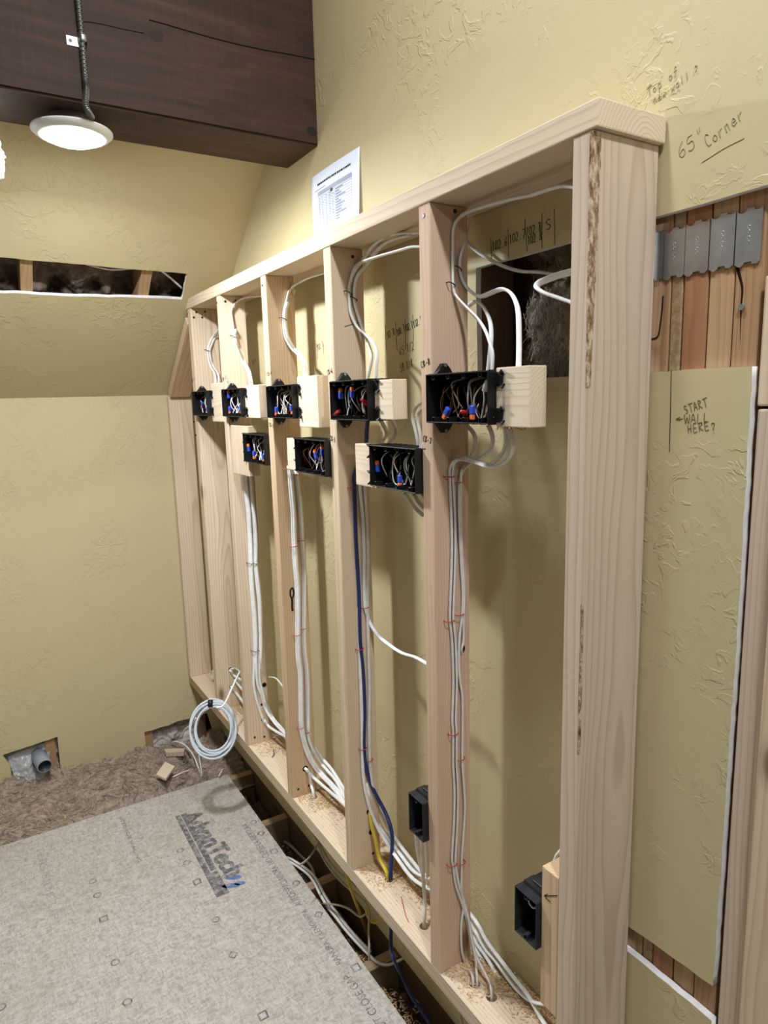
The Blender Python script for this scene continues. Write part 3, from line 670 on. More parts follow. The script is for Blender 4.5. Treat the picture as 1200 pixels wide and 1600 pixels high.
cable([(795, 668, .03), (801, 689, .035), (800, 707, .04), (791, 721, .044), (776, 729, .047), (761, 729, .049), (747, 724, .05), (731, 719, .051), (717, 718, 's1.01'), (709.5, 724, 's1.003'), (707.5, 735, 's1'), (707.5, 747, 's1')]+shift(b1, 2.5)+[(712, 1354, 's1'), (717, 1382, 's1.003'), (726, 1412, .074), (733, 1440, .07), (738, 1470, .068), (744, 1500, .066), (744, 1514, .064)]+into(1, .004, .003),
      'grey-white cable looping from under the nearest block, innermost of its stapled pair', mat='greyc')
b2 = [(717, 800, 's1'), (720, 875, 's1'), (723, 925, 's1'), (722, 962, 's1')]
cable([(763, 664, .055), (769, 680, .06), (769, 695, .065), (761, 708, .072), (748, 717, .078), (735, 724, .083), (724, 735, 's1.004'), (719.5, 747, 's1'), (717.5, 757, 's1')]+b2+[(718, 995, 's1'), (717, 1030, 's1'), (719, 1065, 's1'), (722.5, 1092, 's1'), (722.5, 1154, 's1'), (722.5, 1195, 's1'), (726.5, 1257, 's1'), (724.5, 1298, 's1'), (721.5, 1339, 's1'), (721.5, 1354, 's1'), (721, 1387, 's1'), (724, 1415, 's1'), (720.5, 1448, 's1'), (722, 1487, 's1'), (730, 1510, .072)]+into(1, -.004, -.003),
      'grey-white cable stapled at the back edge of the CB-7 stud down to the plate', mat='greyc')
cable([(729, 664, .075), (740, 677, .08), (743, 689, .085), (741, 703, .09), (735, 714, .095), (727, 724, .092), (721, 737, 's1.007'), (720, 751, 's1.005')]+shift(b2, 2.5)+[(724, 1000, 's1'), (721.5, 1012, 's1'), (721, 1020, 's1-.006')], 'grey-white cable ending at a hole halfway down the CB-7 stud', mat='greyc')
# --- fan of cables on the plate right of the CB-8 stud
for pl, lab in (([(724, 1405, .11), (729, 1420, .112), (745, 1442, .115), (760, 1470, .115), (780, 1497, .115), (805, 1530, .112), (825, 1555, .108), (845, 1590, .105), (855, 1606, .10)], 'topmost cable of the fan crossing the plate right of the CB-7 stud'),
                ([(724, 1420, .11), (740, 1450, .112), (758, 1482, .113), (775, 1502, .113), (795, 1530, .112), (812, 1550, .11), (832, 1565, .108), (856, 1570, .105)], 'cable of the fan ending at the foot of the upright block'),
                ([(726, 1440, .105), (742, 1470, .107), (760, 1495, .108), (775, 1520, .108), (790, 1542, .106), (810, 1570, .103), (828, 1600, .10)], 'third cable down in the fan on the plate right of the CB-7 stud'),
                ([(728, 1455, .10), (742, 1480, .102), (760, 1510, .104), (775, 1532, .104), (792, 1555, .102), (812, 1582, .098), (826, 1606, .094)], 'lowest cable of the fan on the plate right of the CB-7 stud')):
    cable(pl, lab, mat='white', ref=(0, 0, 1), rx=.0055)
# --- bay of the second stud
cable([(662, 363, .075), (655, 363.6, .075), (625, 364.5, .078), (607.5, 368, .08), (590, 377.6, .08), (576, 392.5, .08), (564, 410, .078), (551.5, 428, 's2.001'), (546, 445, 's2'), (545.5, 458, 's2'), (546, 469, 's2'), (548, 490, 's2'), (558.5, 511.5, 's2.006'), (574, 525.5, .062), (585, 538, .055), (589, 553.5, .05), (588, 573, .045), (587, 604, .045)], 'white cable arching from the top corner down into the second upper box, front one')
cable([(640, 368, .10), (618, 373, .10), (599, 382, .10), (585, 396, .098), (572.5, 413.5, .095), (558.5, 431, 's2'), (554, 448.5, 's2'), (553.5, 460, 's2'), (554, 473, 's2'), (560, 494, 's2.004'), (567, 515, .078), (574, 532.5, .07), (579.5, 550, .06), (580, 564, .055), (572, 604, .05)], 'white cable behind the front arch into the second upper box', rx=.0062)
cable([(662, 385.5, .05), (655, 385.5, .05), (642.5, 386, .05), (628.5, 390, .052), (611, 395, .055), (590, 401, .058), (569, 408, .064), (557.6, 414, .07), (551, 424, 's2.006'), (548, 440, 's2.006')], 'straight white cable crossing low in front under the top plate')
cable([(594, 655, .05), (601, 668, .06), (604, 677, .065), (601, 685, .07), (590, 697, .075), (580, 708, .085)], 'short grey cable loop under the second upper box', mat='greyc')
cable([(612, 655, .045), (618, 668, .05), (618, 678, .055), (612, 688, .06), (602, 696, .065)], 'short grey cable loop under the block of the second upper box', mat='greyc')
cable([(668, 625, .06), (658, 630, .06), (648, 640, .058), (645, 655, .055), (649, 672, .05), (653, 692, .045), (654, 706, .045)], 'grey cable dropping into the top of the CB-7 box, left one', mat='greyc')
cable([(670, 634, .055), (661, 639, .055), (654, 647, .053), (653, 660, .05), (656, 675, .046), (658, 692, .042), (658, 706, .04)], 'grey cable dropping into the top of the CB-7 box, right one', mat='greyc')
cable([(632, 770, .05), (640, 782, .06), (650, 795, .07), (662, 806, .08)], 'grey cable leaving the bottom of the CB-7 box', mat='greyc')
cable([(646, 772, .05), (654, 785, .055), (664, 795, .06)], 'second grey cable leaving the bottom of the CB-7 box', mat='greyc')
# blue, grey and white cables down the second stud
cable([(575, 655, .05), (573, 675, .055), (572, 692, .06), (566, 712, 's2.003'), (556, 735, 's2.001'), (553, 750, 's2'), (554, 762, 's2'), (555.5, 825, 's2'), (558, 875, 's2'), (561, 925, 's2'), (562.5, 987, 's2'), (564, 1015, 's2'), (567.5, 1050, 's2.001'), (570, 1105, 's2.001'), (569, 1144, 's2.001'), (569, 1170.6, 's2.001'), (573, 1202, 's2.002'), (584.6, 1236, .085), (600, 1265, .088), (609.5, 1289, .088), (613, 1310, .085), (612, 1335, .08)]+into(0, .004, .003), 'dark blue cable running down the second stud to a plate hole', mat='bluec', rx=.0056, ry=.0042)
pz = onY(608, 1374, .07)
cable([(562, 735, 's2.002'), (562, 760, 's2'), (567, 812, 's2'), (569, 862, 's2'), (569, 900, 's2'), (570, 945, 's2'), (572, 954, 's2.002'), (577.5, 972, .08), (590, 992, .075), (607.5, 1007, .07), (627.5, 1020, .065), (650, 1027.5, .06), (672, 1040, .055)], 'white cable branching off the second stud toward the CB-7 stud')
cable([(570, 735, 's2.002'), (570, 760, 's2'), (574, 825, 's2'), (575, 875, 's2'), (574.5, 950, 's2'), (575.5, 1000, 's2'), (577.5, 1075, 's2'), (577, 1131, 's2'), (578, 1189, 's2'), (582, 1225, 's2.002'), (592, 1260, .092), (606, 1292, .098), (622, 1316, .10), (640, 1340, .10), (658, 1362, .10), (676, 1378, .10)], 'grey cable beside the blue one at the back edge of the second stud', mat='greyc')
cable([(561, 950, 's2-.004'), (562, 1000, 's2-.003'), (562.5, 1039, 's2-.001'), (565, 1105, 's2'), (566, 1157, 's2'), (567.5, 1210, 's2.001'), (574, 1249, .072), (584.6, 1281, .078), (600, 1310, .082), (619, 1338.6, .085), (640, 1367.5, .088), (655.5, 1380.6, .09), (674, 1390, .09)], 'white cable in front of the blue one, sweeping along the plate')
cable([(572, 1225, 's2'), (590, 1283, .092), (611, 1315, .094), (626.6, 1336, .095), (645, 1360, .095), (663, 1370, .095), (676, 1374, .095)], 'white cable of the lower sweep, second from the front')
cable([(574, 1235, 's2'), (595, 1291, .105), (616, 1310, .106), (629, 1328, .107), (645, 1352, .107), (657, 1367, .107), (668, 1384, .107)], 'white cable of the lower sweep, rearmost one')
cable([(577, 1266, 's2-.008'), (580.5, 1289, .055), (586, 1310, .058), (592.5, 1339, .06)]+into(0, -.005, -.003), 'yellow cable dropping from the second stud into a plate hole', mat='yellow', rx=.0055)
for a, lab in (([(650, 1302, .045), (652, 1325, .06), (657, 1352, .075), (662, 1370, .085)], 'grey cable below the low outlet box, left of three'), ([(659, 1306, .045), (660, 1340, .055), (661.5, 1375, .065), (664, 1410, .07)]+into(3), 'grey cable below the low outlet box, middle of three'), ([(666, 1308, .045), (668, 1340, .055), (668, 1370, .065)], 'grey cable below the low outlet box, right of three'), ([Vector((SX[1]-.028, .032, .40)), Vector((SX[1]-.026, .034, .43)), Vector((SX[1]-.016, .042, .47)), Vector((SX[1]-.004, .05, .50)), Vector((SX[1]+.01, .055, .52))], 'grey cable entering the top of the low outlet box'), ([Vector((-.075, .03, .395)), Vector((-.066, .032, .42)), (868, 1342, .045), (874, 1332, .05), (880, 1326, .055)], 'white cable entering the outlet box beside the near end stud')):
    cable(a, lab, mat='greyc' if 'white' not in lab else 'white', rx=.005)
# --- bay of the third stud
cable([(512, 425, .095), (505, 427, .095), (495, 430, .095), (482.5, 434, .095), (470, 440, .095), (457.5, 447.5, .092), (451, 457.5, 's3'), (448, 470, 's3'), (444, 485, 's3'), (443.5, 497.5, 's3'), (443.5, 512.5, 's3'), (446, 527.5, 's3.001'), (455, 544, 's3.006'), (466, 555, .075), (474, 569, .06), (477, 592, .05)], 'white cable arching down into the box marked CB-4, front one')
cable([(461, 452, .11), (456, 462, .10), (450, 474, 's3.003'), (446.5, 486, 's3.003'), (446, 497.5, 's3.003'), (447, 512.5, 's3.003'), (450, 527.5, 's3.004'), (459, 543, .09), (470, 555, .082), (477.5, 569, .07), (480, 592, .06)], 'white cable arching down into the box marked CB-4, rear one')
k1 = [(455, 764, 's3'), (458, 799, 's3'), (459, 832, 's3'), (460, 855, 's3'), (461.5, 886, 's3'), (464, 912, 's3'), (465, 947, 's3'), (465, 995, 's3'), (466, 1030, 's3'), (469, 1055, 's3'), (470, 1105, 's3'), (471, 1137, 's3')]
k2 = [(467, 781, 's3'), (469.5, 816, 's3'), (471, 846, 's3'), (474, 877, 's3'), (474.6, 912, 's3'), (474, 982, 's3'), (475, 1017, 's3'), (479, 1055, 's3'), (480, 1105, 's3'), (481, 1145, 's3')]
cable([(451, 728, 's3')]+shift(k1, -1.5)+[(474, 1160, 's3'), (482.5, 1185, 's3.003'), (497.5, 1207, .09), (517.5, 1228, .092), (535, 1250, .092), (545, 1262, .09)], 'outermost white cable stapled down the third stud')
cable([(454, 728, 's3.006')]+shift([(a, b, 's3.005') for a, b, _ in k1], 2)+[(478, 1162, 's3.005'), (488, 1187, .09), (503, 1208, .098), (522, 1228, .10), (542, 1250, .10)], 'white cable lying on the outermost one down the third stud')
cable([(462, 735, 's3')]+k2+[(486, 1165, 's3'), (497.5, 1187, .10), (512.5, 1205, .105), (525, 1220, .107), (540, 1247, .107)], 'white cable stapled at the back edge of the third stud', mat='white')
cable([(464, 740, 's3.005')]+shift([(a, b, 's3.005') for a, b, _ in k2], 2)+[(489, 1163, .10), (502, 1183, .108), (518, 1202, .112), (532, 1224, .114), (546, 1246, .114)], 'rearmost white cable of the third stud')
cable([(476, 1200, 's3-.006'), (480, 1204, 's3.003'), (490, 1215, .075), (510, 1232.5, .08), (527.5, 1247.5, .085), (545, 1264, .085)], 'white cable emerging from a hole near the foot of the third stud')
cable([(483, 1208, 's3.002'), (486, 1225, .075)]+into(4), 'short white cable dropping into the plate beside the third stud', mat='greyc')
cable([(417.5, 1058, .10), (430, 1059.5, .10), (440, 1070, .10), (448, 1082, .10)], 'thin grey cable arching behind the third stud', mat='greyc', rx=.0035)
# --- bay of the fourth stud
cable([(416, 462, .085), (408, 462.5, .085), (396.5, 463, .085), (383, 465, .083), (372, 470, .075), (365, 477, 's4.004'), (361.6, 487, 's4'), (363, 498.5, 's4'), (365, 512, 's4'), (365.5, 524, 's4'), (367, 535.6, 's4'), (373, 550, 's4.004'), (379.6, 566, .07), (387.5, 583, .06), (392, 612, .05)], 'white cable arching under the top plate into the second farthest box')
cable([(386, 488, .115), (381, 495, .105), (373, 504, .088), (368.5, 516.5, 's4.002'), (367.8, 525.5, 's4.002'), (370, 537, 's4.003'), (376.5, 550, .08), (383.5, 566, .075), (391, 583, .068), (396, 612, .06)], 'white cable with a cut end beside the arching cable of the fourth stud')
m1 = [(381, 743, 's4'), (383.6, 772, 's4'), (387, 799, 's4'), (389, 834, 's4'), (390, 860, 's4'), (390.6, 895, 's4'), (393, 930, 's4'), (396, 965, 's4'), (397.6, 998, 's4'), (397.5, 1030, 's4'), (396.5, 1067, 's4')]
m2 = [(390, 743, 's4'), (393, 781, 's4'), (396, 816, 's4'), (397.6, 851, 's4'), (397.6, 881, 's4'), (401, 912, 's4'), (404.6, 947, 's4'), (406, 998, 's4'), (405, 1030, 's4'), (405.5, 1062, 's4')]
cable(m1+[(400, 1090, 's4'), (406, 1110, 's4'), (411, 1124, 's4'), (413, 1130, 's4-.008')], 'white cable tied down the front part of the fourth stud into a hole')
cable([(a+3, b, 's4.004') for a, b, _ in m1[:-1]]+[(402, 1066, 's4.004'), (408, 1085, 's4.004'), (415, 1108, .085), (428, 1128, .09), (440, 1141, .09), (452, 1152, .09)], 'white cable beside it sweeping off the fourth stud')
cable(m2+[(410, 1080, 's4'), (415, 1100, 's4.002'), (425, 1120, .10), (437.5, 1135, .105), (450, 1149, .105)], 'white cable tied at the back edge of the fourth stud')
cable([(391, 738, 's4.004'), (394, 775, 's4.004'), (399, 816, 's4.004'), (401, 851, 's4.004'), (400.5, 881, 's4.004'), (404, 912, 's4.004'), (407, 947, 's4.004'), (408, 998, 's4.004'), (408, 1040, 's4.004'), (413, 1082, .10), (421, 1110, .108), (433, 1132, .112), (448, 1156, .112)], 'rearmost white cable of the fourth stud')
cable([(411, 1123, 's4-.006'), (414, 1127, 's4.002'), (420, 1135, .08), (435, 1145, .085), (452, 1153, .085)], 'white cable leaving the hole at the foot of the fourth stud')
# --- farthest bay
cable([(347, 511, .085), (340, 517.6, .085), (333.5, 525.5, .08), (328, 535.6, 's5'), (325, 547, 's5'), (326, 561.5, 's5'), (330, 574, 's5.004'), (336, 586, .06), (337, 606, .05)], 'white cable curving into the farthest box, left one')
cable([(349, 515, .095), (342, 521, .095), (336, 528, .09), (331, 538, 's5.004'), (328, 548, 's5.004'), (329.5, 561, 's5.004'), (334, 573, .075), (341, 585, .065), (343, 606, .055)], 'white cable curving into the farthest box, right one')
for a, lab in (([(358, 1046, 's5-.01'), (361, 1049, 's5.004'), (366, 1056, .08), (378, 1063, .085), (388, 1070, .085)], 'white cable at the top of the tangle behind the fourth stud'), ([(359, 1047, 's5-.008'), (363, 1045, 's5.006'), (370, 1046, .09), (380, 1054, .095)], 'white cable curving up in the tangle behind the fourth stud'), ([(360, 1072, 's5-.008'), (363, 1075, 's5.004'), (370, 1084, .08), (382, 1100, .085)], 'lowest white cable in the tangle behind the fourth stud'), ([(366, 1062, .08), (372, 1069, .085), (382, 1082, .09)], 'middle white cable in the tangle behind the fourth stud')):
    cable(a, lab)
cable([(335, 1050, .07), (331, 1049, .07), (330, 1055, .07), (333, 1062, .07)], 'dark thin cable loop at the foot of the farthest stud', mat='greyc', rx=.003)

# --- hanging coil
cc = onY(333, 1139, -.085); vd = (cc-CAM).normalized(); ca = Vector((0, 0, 1))-vd*vd.z; ca.normalize(); cb_ = vd.cross(ca)
vs = []; fs = []; P = []; rnd = random.Random(2)
for i in range(9*28):
    t = i/28; a = 2*math.pi*t; r1 = .095+.014*math.sin(t*2.3)-.002*(t % 2); 
    P.append(cc+ca*(math.cos(a)*r1*1.05)+cb_*(math.sin(a)*r1*.86+.004*math.sin(t*1.7))+vd*(.009*math.sin(t*3.1)))
vs, fs = tube_data(P, .0042, .0038, vd, 8)
coil = mesh('cable_coil', vs, fs, cable_mat('pale_blue_white_cable', L(206, 214, 222)), None, True); tag(coil, 'round coil of pale white cable bound with black tape by the bottom plate', 'cable coil')
tube('tape_band', [cc+ca*.084-cb_*.005, cc+ca*.112-cb_*.002], .011, .013, 'tape', vd, 12, parent=coil)
tube('cable_tail', pts_of([(306, 1122), (300, 1132), (289, 1140), (284, 1152)], -.10), .004, .004, 'white', (0, 1, 0), parent=coil)
tube('cable_lead', pts_of([(338, 1106, -.09), (350, 1101, -.06), (362.5, 1075, .0), (375, 1049, .05)]), .004, .004, 'white', (0, 1, 0), parent=coil)
# --- cables in the open floor beside the subfloor
def floor_cable(pl, z, lab, mat='white', rx=.005, ry=.0035):
    o = tube('floor_cable', [onZ(q[0], q[1], q[2] if len(q) > 2 else z) for q in pl], rx, ry, mat, (0, 0, 1), 10, 6); return tag(o, lab, 'cable')
fl = [(444, 1342, -.39), (453, 1346.5), (468, 1356), (483, 1368), (492, 1381), (500.7, 1398.5), (511.5, 1416), (524.5, 1433), (540, 1453), (557, 1472), (574, 1489.5), (589.5, 1503.6), (605, 1508), (620, 1502.5), (635, 1495, -.34), (645, 1487, -.30)]
floor_cable(fl, ZJ+.006, 'white cable lying over the joists along the subfloor edge')
floor_cable([(q[0]+5, q[1]-2.5, *q[2:]) for q in fl[:11]], ZJ+.008, 'second white cable beside it along the subfloor edge')
bl = [(610, 1432, .07), (611, 1450, .06), (611, 1479, .045), (615.5, 1500, .03)]
o = tube('floor_cable', pts_of(bl)+[onZ(628.5, 1526, -.30), onZ(641.5, 1554.5, -.32), onZ(657, 1578, -.335), onZ(680, 1612, -.34)], .0056, .0046, 'bluec', (1, 0, 0)); tag(o, 'dark blue cable dropping below the bottom plate toward the subfloor', 'cable')
o = tube('floor_cable', pts_of([(538, 1352, .065), (542, 1366, .062), (548, 1388, .05)])+[onZ(559, 1418, -.28), onZ(570, 1448, -.38), onZ(579, 1470, -.44)], .0055, .0035, 'yellow', (1, 0, 0)); tag(o, 'yellow cable hanging below the bottom plate into the joist bay', 'cable')
o = tube('floor_cable', [onY(573, 1420, .10), onY(574, 1428, .10), onY(579, 1437.5, .10), onY(587, 1441, .11), onY(596, 1433, .125), onY(602, 1425, .135)], .0055, .0035, 'yellow', (1, 0, 0)); tag(o, 'yellow cable hook under the bottom plate', 'cable')
for pl, lab in (([(484, 1285, .11), (487, 1297, .11), (497, 1318, .10), (505, 1340, .095), (518, 1360, .09), (535, 1379, .09), (553, 1394, .10), (570, 1408, .11)], 'grey cable sagging beneath the bottom plate, lower one'), ([(490, 1290, .12), (500, 1318, .115), (510, 1338, .11), (522, 1356, .105), (538, 1370, .105), (556, 1384, .11)], 'grey cable sagging beneath the bottom plate, upper one'),
                ([(497, 1318, .10), (487, 1335, .06), (478, 1345, .02), (468, 1352, -.01)], 'thin grey cable branching toward the subfloor edge'), ([(570, 1408, .11), (577, 1425, .10), (576, 1450, .08), (577, 1480, .06), (577, 1500, .05)], 'thin grey cable hanging into the joist bay'),
                ([(713, 1562, .07), (717, 1578, .06), (722, 1600, .05)], 'grey cable below the plate near the bottom of the view'), ([(505, 1412, .06), (528, 1414, .07), (545, 1420, .08), (562, 1432, .09), (572, 1428, .10)], 'pale cable loop in the third joist bay')):
    cable(pl, lab, mat='dullc', rx=.0042, name='floor_cable')
o = tube('floor_cable', [onZ(u, v, -.46) for u, v in ((444, 1314), (455, 1322), (470, 1337), (485, 1352), (492, 1368))], .0055, .0035, 'greyc', (0, 0, 1)); tag(o, 'dusty grey cable lying on the insulation in the second joist bay', 'cable')

# --- staples and ties
def staple(u, v, k, mat='staple', w=.016, tilt=.0, lab=None, grp='red cable staples on the studs', nm='cable_staple'):
    c = onX(u, v, SX[k]+SW+.0125); h = w/2
    P = [c+Vector((-.0125, -h, -tilt)), c+Vector((-.003, -h, -tilt)), c+Vector((.001, -h*.4, -tilt*.4)), c+Vector((.001, h*.4, tilt*.4)), c+Vector((-.003, h, tilt)), c+Vector((-.0125, h, tilt))]
    o = tube(nm, P, .0012, .0012, mat, (0, 0, 1), 6, 3); tag(o, lab, 'staple' if nm == 'cable_staple' else 'cable tie', grp)
ORD = {1: 'CB-7 stud', 2: 'stud with the blue cable', 3: 'stud with the black knot mark', 4: 'stud behind the cable coil', 5: 'farthest stud'}
for u, v, k, lab in ((705, 745, 1, 'red staple just under the nearest box loops on the pair in front'), (718, 754, 1, 'red staple just under the nearest box loops on the rear cable'), (705, 971, 1, 'red staple halfway down the CB-7 stud, front one'), (720, 961, 1, 'red staple halfway down the CB-7 stud, rear one'), (711, 1148, 1, 'red staple low on the CB-7 stud, front one'), (722, 1187, 1, 'red staple low on the CB-7 stud, rear one'), (709, 1353, 1, 'lowest red staple on the CB-7 stud, front one'), (723, 1350, 1, 'lowest red staple on the CB-7 stud, rear one'),
                     (552, 762, 2, 'red staple over the blue cable below the CB-7 block'), (572, 950, 2, 'red staple where the white cable branches off the second stud'), (564, 1015, 2, 'red staple over the blue cable at mid height'), (569, 1171, 2, 'red staple over the blue cable near the bottom'), (579, 1189, 2, 'red staple on the grey cable near the bottom of the second stud'),
                     (450, 733, 3, 'top red staple on the third stud, front one'), (463, 742, 3, 'top red staple on the third stud, rear one'), (460, 854, 3, 'upper red staple on the third stud, front one'), (471, 845, 3, 'upper red staple on the third stud, rear one'), (465, 993, 3, 'middle red staple on the third stud, front one'), (474, 983, 3, 'middle red staple on the third stud, rear one'), (471, 1138, 3, 'low red staple on the third stud, front one'), (481, 1145, 3, 'low red staple on the third stud, rear one')):
    staple(u, v, k, lab=lab, w=.02 if k != 3 else .022)
for u, v, k, w_, lab in ((708, 444, 1, .014, 'dark tie on the front cable above the nearest box'), (718, 419, 1, .014, 'dark tie on the rear cable above the nearest box'), (546, 457, 2, .018, 'dark tie on the front cable above the second upper box'), (554, 466, 2, .018, 'dark tie on the rear cable above the second upper box'), (444, 498, 3, .02, 'dark tie on the cables above the CB-4 box'), (365.5, 526, 4, .02, 'dark tie on the cables above the second farthest box'), (325, 548, 5, .02, 'dark tie on the cables above the farthest box'),
                         (391, 881, 4, .02, 'dark tie at mid height on the fourth stud, front one'), (398.5, 881, 4, .02, 'dark tie at mid height on the fourth stud, rear one'), (397.5, 1018, 4, .02, 'dark tie low on the fourth stud, front one'), (406, 1017, 4, .02, 'dark tie low on the fourth stud, rear one')):
    staple(u, v, k, 'tie', w_, -.004, lab, 'dark ties holding cables to the studs', 'cable_tie')

# ================================================================== BEHIND THE DRYWALL
OLDB = [(.003, .040, 'old', 'leftmost exposed old stud beside the near end stud'), (.0415, .061, 'osbedge', 'narrow strand-board strip between the exposed old studs'), (.0635, .102, 'old2', 'reddish exposed old stud under the third steel plate'), (.104, .1415, 'old3', 'light exposed old stud under the fourth steel plate'), (.1435, .182, 'old', 'cracked exposed old stud with a nail, under the last steel plate'), (.186, .236, 'olddark', 'dark old stud at the right end of the opening')]
for i, (a, b, m, lab) in enumerate(OLDB):
    o = lumber('exposed_stud', (a, .159+(.001 if i % 2 else 0)+(.021 if i == 5 else 0), -.33), (b, .247, 1.80), m, 'z', .0025); tag(o, lab, 'stud', 'old studs showing through the cut wall')
    if i == 4:
        p = onY(1160, 480, .158)
        crack = multi('crack', [tube_data(spline([onY(*q, .1592) for q in ((1150, 410), (1156, 432), (1160, 452), (1158, 480), (1157, 520), (1155, 568))]), .0018, .0006, (0, 1, 0), 6, taper=lambda t: 1.6*(1-.85*t))], 'hole', o)
        vs = disc_pts(p+Vector((0, -.0035, 0)), (0, -1, 0), .0042, 12)+disc_pts(p+Vector((0, -.0012, 0)), (0, -1, 0), .0042, 12)+disc_pts(p+Vector((0, .004, 0)), (0, -1, 0), .002, 12)
        mesh('nail', vs, [tuple(range(12))]+[(j, j+12, (j+1) % 12+12, (j+1) % 12) for j in range(12)]+[(j+12, j+24, (j+1) % 12+24, (j+1) % 12+12) for j in range(12)], 'steel', o)
    if i == 0:
        multi('split', [tube_data(spline([onY(*q, .1582) for q in ((1036, 462), (1035, 480), (1032, 505), (1028, 525), (1018, 530))]), .0012, .0006, (0, 1, 0), 6)], 'hole', o)
# steel nail plates
def notch_edge(x0, x1, z, s):
    w_ = x1-x0; return [(x0, z), (x0+w_*.10, z-s*.003), (x0+w_*.22, z-s*.0045), (x0+w_*.36, z-s*.0015), (x0+w_*.38, z+s*.0012), (x0+w_*.66, z+s*.0012), (x0+w_*.68, z-s*.002), (x0+w_*.86, z-s*.003), (x1, z+s*.0005)]
for i, (a, b, z0, z1, y) in enumerate(((-.014, .0275, 1.463, 1.534, .1562), (.0285, .0635, 1.462, 1.531, .1575), (.0645, .1022, 1.462, 1.533, .1575), (.104, .1405, 1.4625, 1.5335, .1575), (.1425, .1785, 1.462, 1.532, .1575))):
    top = notch_edge(a, b, z1, 1); bot = notch_edge(a, b, z0, 1); out = top+bot[::-1]
    bm = bmesh.new(); f = bm.faces.new([bm.verts.new((x, y, z)) for x, z in out]); r = bmesh.ops.extrude_face_region(bm, geom=[f]); bmesh.ops.translate(bm, verts=[v for v in r['geom'] if isinstance(v, bmesh.types.BMVert)], vec=(0, -.0014, 0)); bmesh.ops.recalc_face_normals(bm, faces=list(bm.faces))
    pl_ = frombm('nail_plate', bm, 'steel'); tag(pl_, ['steel nail plate partly hidden by the near end stud', 'second steel nail plate from the near end stud', 'middle one of the five steel nail plates', 'fourth steel nail plate from the near end stud', 'rightmost steel nail plate, over the cracked old stud'][i], 'steel plate', 'steel nail plates across the old studs')
    xm = (a+b)/2; P = []
    for k, zz in enumerate((z0+.027, z0+.033, z0+.041, z0+.047)):
        ring = [Vector((xm+.0022*math.cos(t*.9)*(1 if k % 2 else .7), y-.0016, zz+.0022*math.sin(t*.9))) for t in range(6)]; P.append(tube_data(ring, .0004, .0004, (0, 1, 0), 5))
    multi('stamped_mark', P, plain('bright_steel', L(214, 216, 218), .35, .5, .7), pl_)
# new boards at the right edge of the picture
for (a, b, y0, y1, z0, z1, m, lab) in ((.1922, .230, .150, .178, -.2, 1.264, 'spf4', 'tall new board beside the torn drywall edge at the right'), (.232, .29, .138, .178, -.2, 1.90, 'spf', 'second new board at the right border of the picture'), (.1905, .230, .150, .178, 1.268, 1.440, 'spf2', 'short new block above the tall board at the right edge')):
    o = lumber('new_board', (a, y0, z0), (b, y1, z1), m, 'z', .003); tag(o, lab, 'board')
o = lumber('cavity_stud', (-.445, .159, .2), (-.407, .247, 1.9), 'olddark', 'z', .002); tag(o, 'dark old stud at the left side of the open wall cavity', 'stud')

def fluff(name, f, nu, nv, mat, lab=None, kind='stuff', parent=None):
    vs = []; fs = []
    for i in range(nu+1):
        for j in range(nv+1): vs.append(f(i/nu, j/nv))
    for i in range(nu):
        for j in range(nv): a = i*(nv+1)+j; fs.append((a, a+1, a+nv+2, a+nv+1))
    o = mesh(name, vs, fs, mat, parent, True)
    if lab: tag(o, lab, 'insulation', kind=kind)
    return o
def tur(p, sc_, oc=5): return noise.turbulence(Vector(p)*sc_, oc, False, noise_basis='PERLIN_ORIGINAL', amplitude_scale=.55, frequency_scale=2.1)
def fbm(p, sc_, oc=5): return noise.fractal(Vector(p)*sc_, .9, 2.1, oc, noise_basis='PERLIN_ORIGINAL')
def cav(u, v):
    x = -.405+u*.41; z = 1.20+v*.45; t = tur((x*2.2+.6*fbm((x, z, 3), 5, 3), 7, z*.8), 6)
    y = .245-.055*t-.05*math.exp(-((x+.255)/.05)**2-((z-1.40)/.10)**2)-.03*math.exp(-((x+.12)/.05)**2)+(.05 if x < -.33 else 0)
    return (x, min(y, .30), z)
fluff('cavity_insulation', cav, 90, 90, 'insul', 'brown fibreglass insulation filling the open wall cavity')
def clump(u, v):
    x = -.300+u*.10+.018*math.sin(v*5+.5); z = 1.28+v*.20; k = max(0, math.sin(math.pi*u))**.6*max(0, math.sin(math.pi*min(1, v*.9+.08)))**.5
    y = .222-.036*k-.020*fbm((x*3, 1, z*.9), 12, 5)
    return (x, y, z)
fluff('insulation_tuft', clump, 40, 70, 'insulw', 'pale torn tuft of fibreglass hanging in the wall cavity')
def strands(name, gen, n_, wd, mats, lab):
    vs = []; fs = []
    for i in range(n_):
        p, d, ln = gen(i); p = Vector(p); d = Vector(d).normalized(); sd = d.orthogonal(); sd.rotate(Quaternion(d, rs.uniform(0, 6.28))); bend = Vector((rs.uniform(-1, 1), rs.uniform(-1, 1), rs.uniform(-1, 1)))*ln*.35; k = len(vs)
        for t in (-.5, -.17, .17, .5): q = p+d*ln*t+bend*(.25-t*t)*1.5; vs += [q-sd*wd, q+sd*wd]
        fs += [(k+2*j, k+2*j+1, k+2*j+3, k+2*j+2) for j in range(3)]
    o = mesh(name, vs, fs, mats, bpy.data.objects[lab]); o['kind'] = 'stuff'; return o
rs = random.Random(77)
def g1(i):
    u = rs.gauss(.5, .2); v = rs.uniform(.0, 1); p = clump(min(max(u, 0), 1), v); return (p[0], p[1]-rs.uniform(-.004, .008), p[2]), (rs.gauss(.15, .35), rs.gauss(0, .3), 1), rs.uniform(.015, .045)
strands('insulation_fibres', g1, 2600, .0005, 'insulw', 'insulation_tuft')
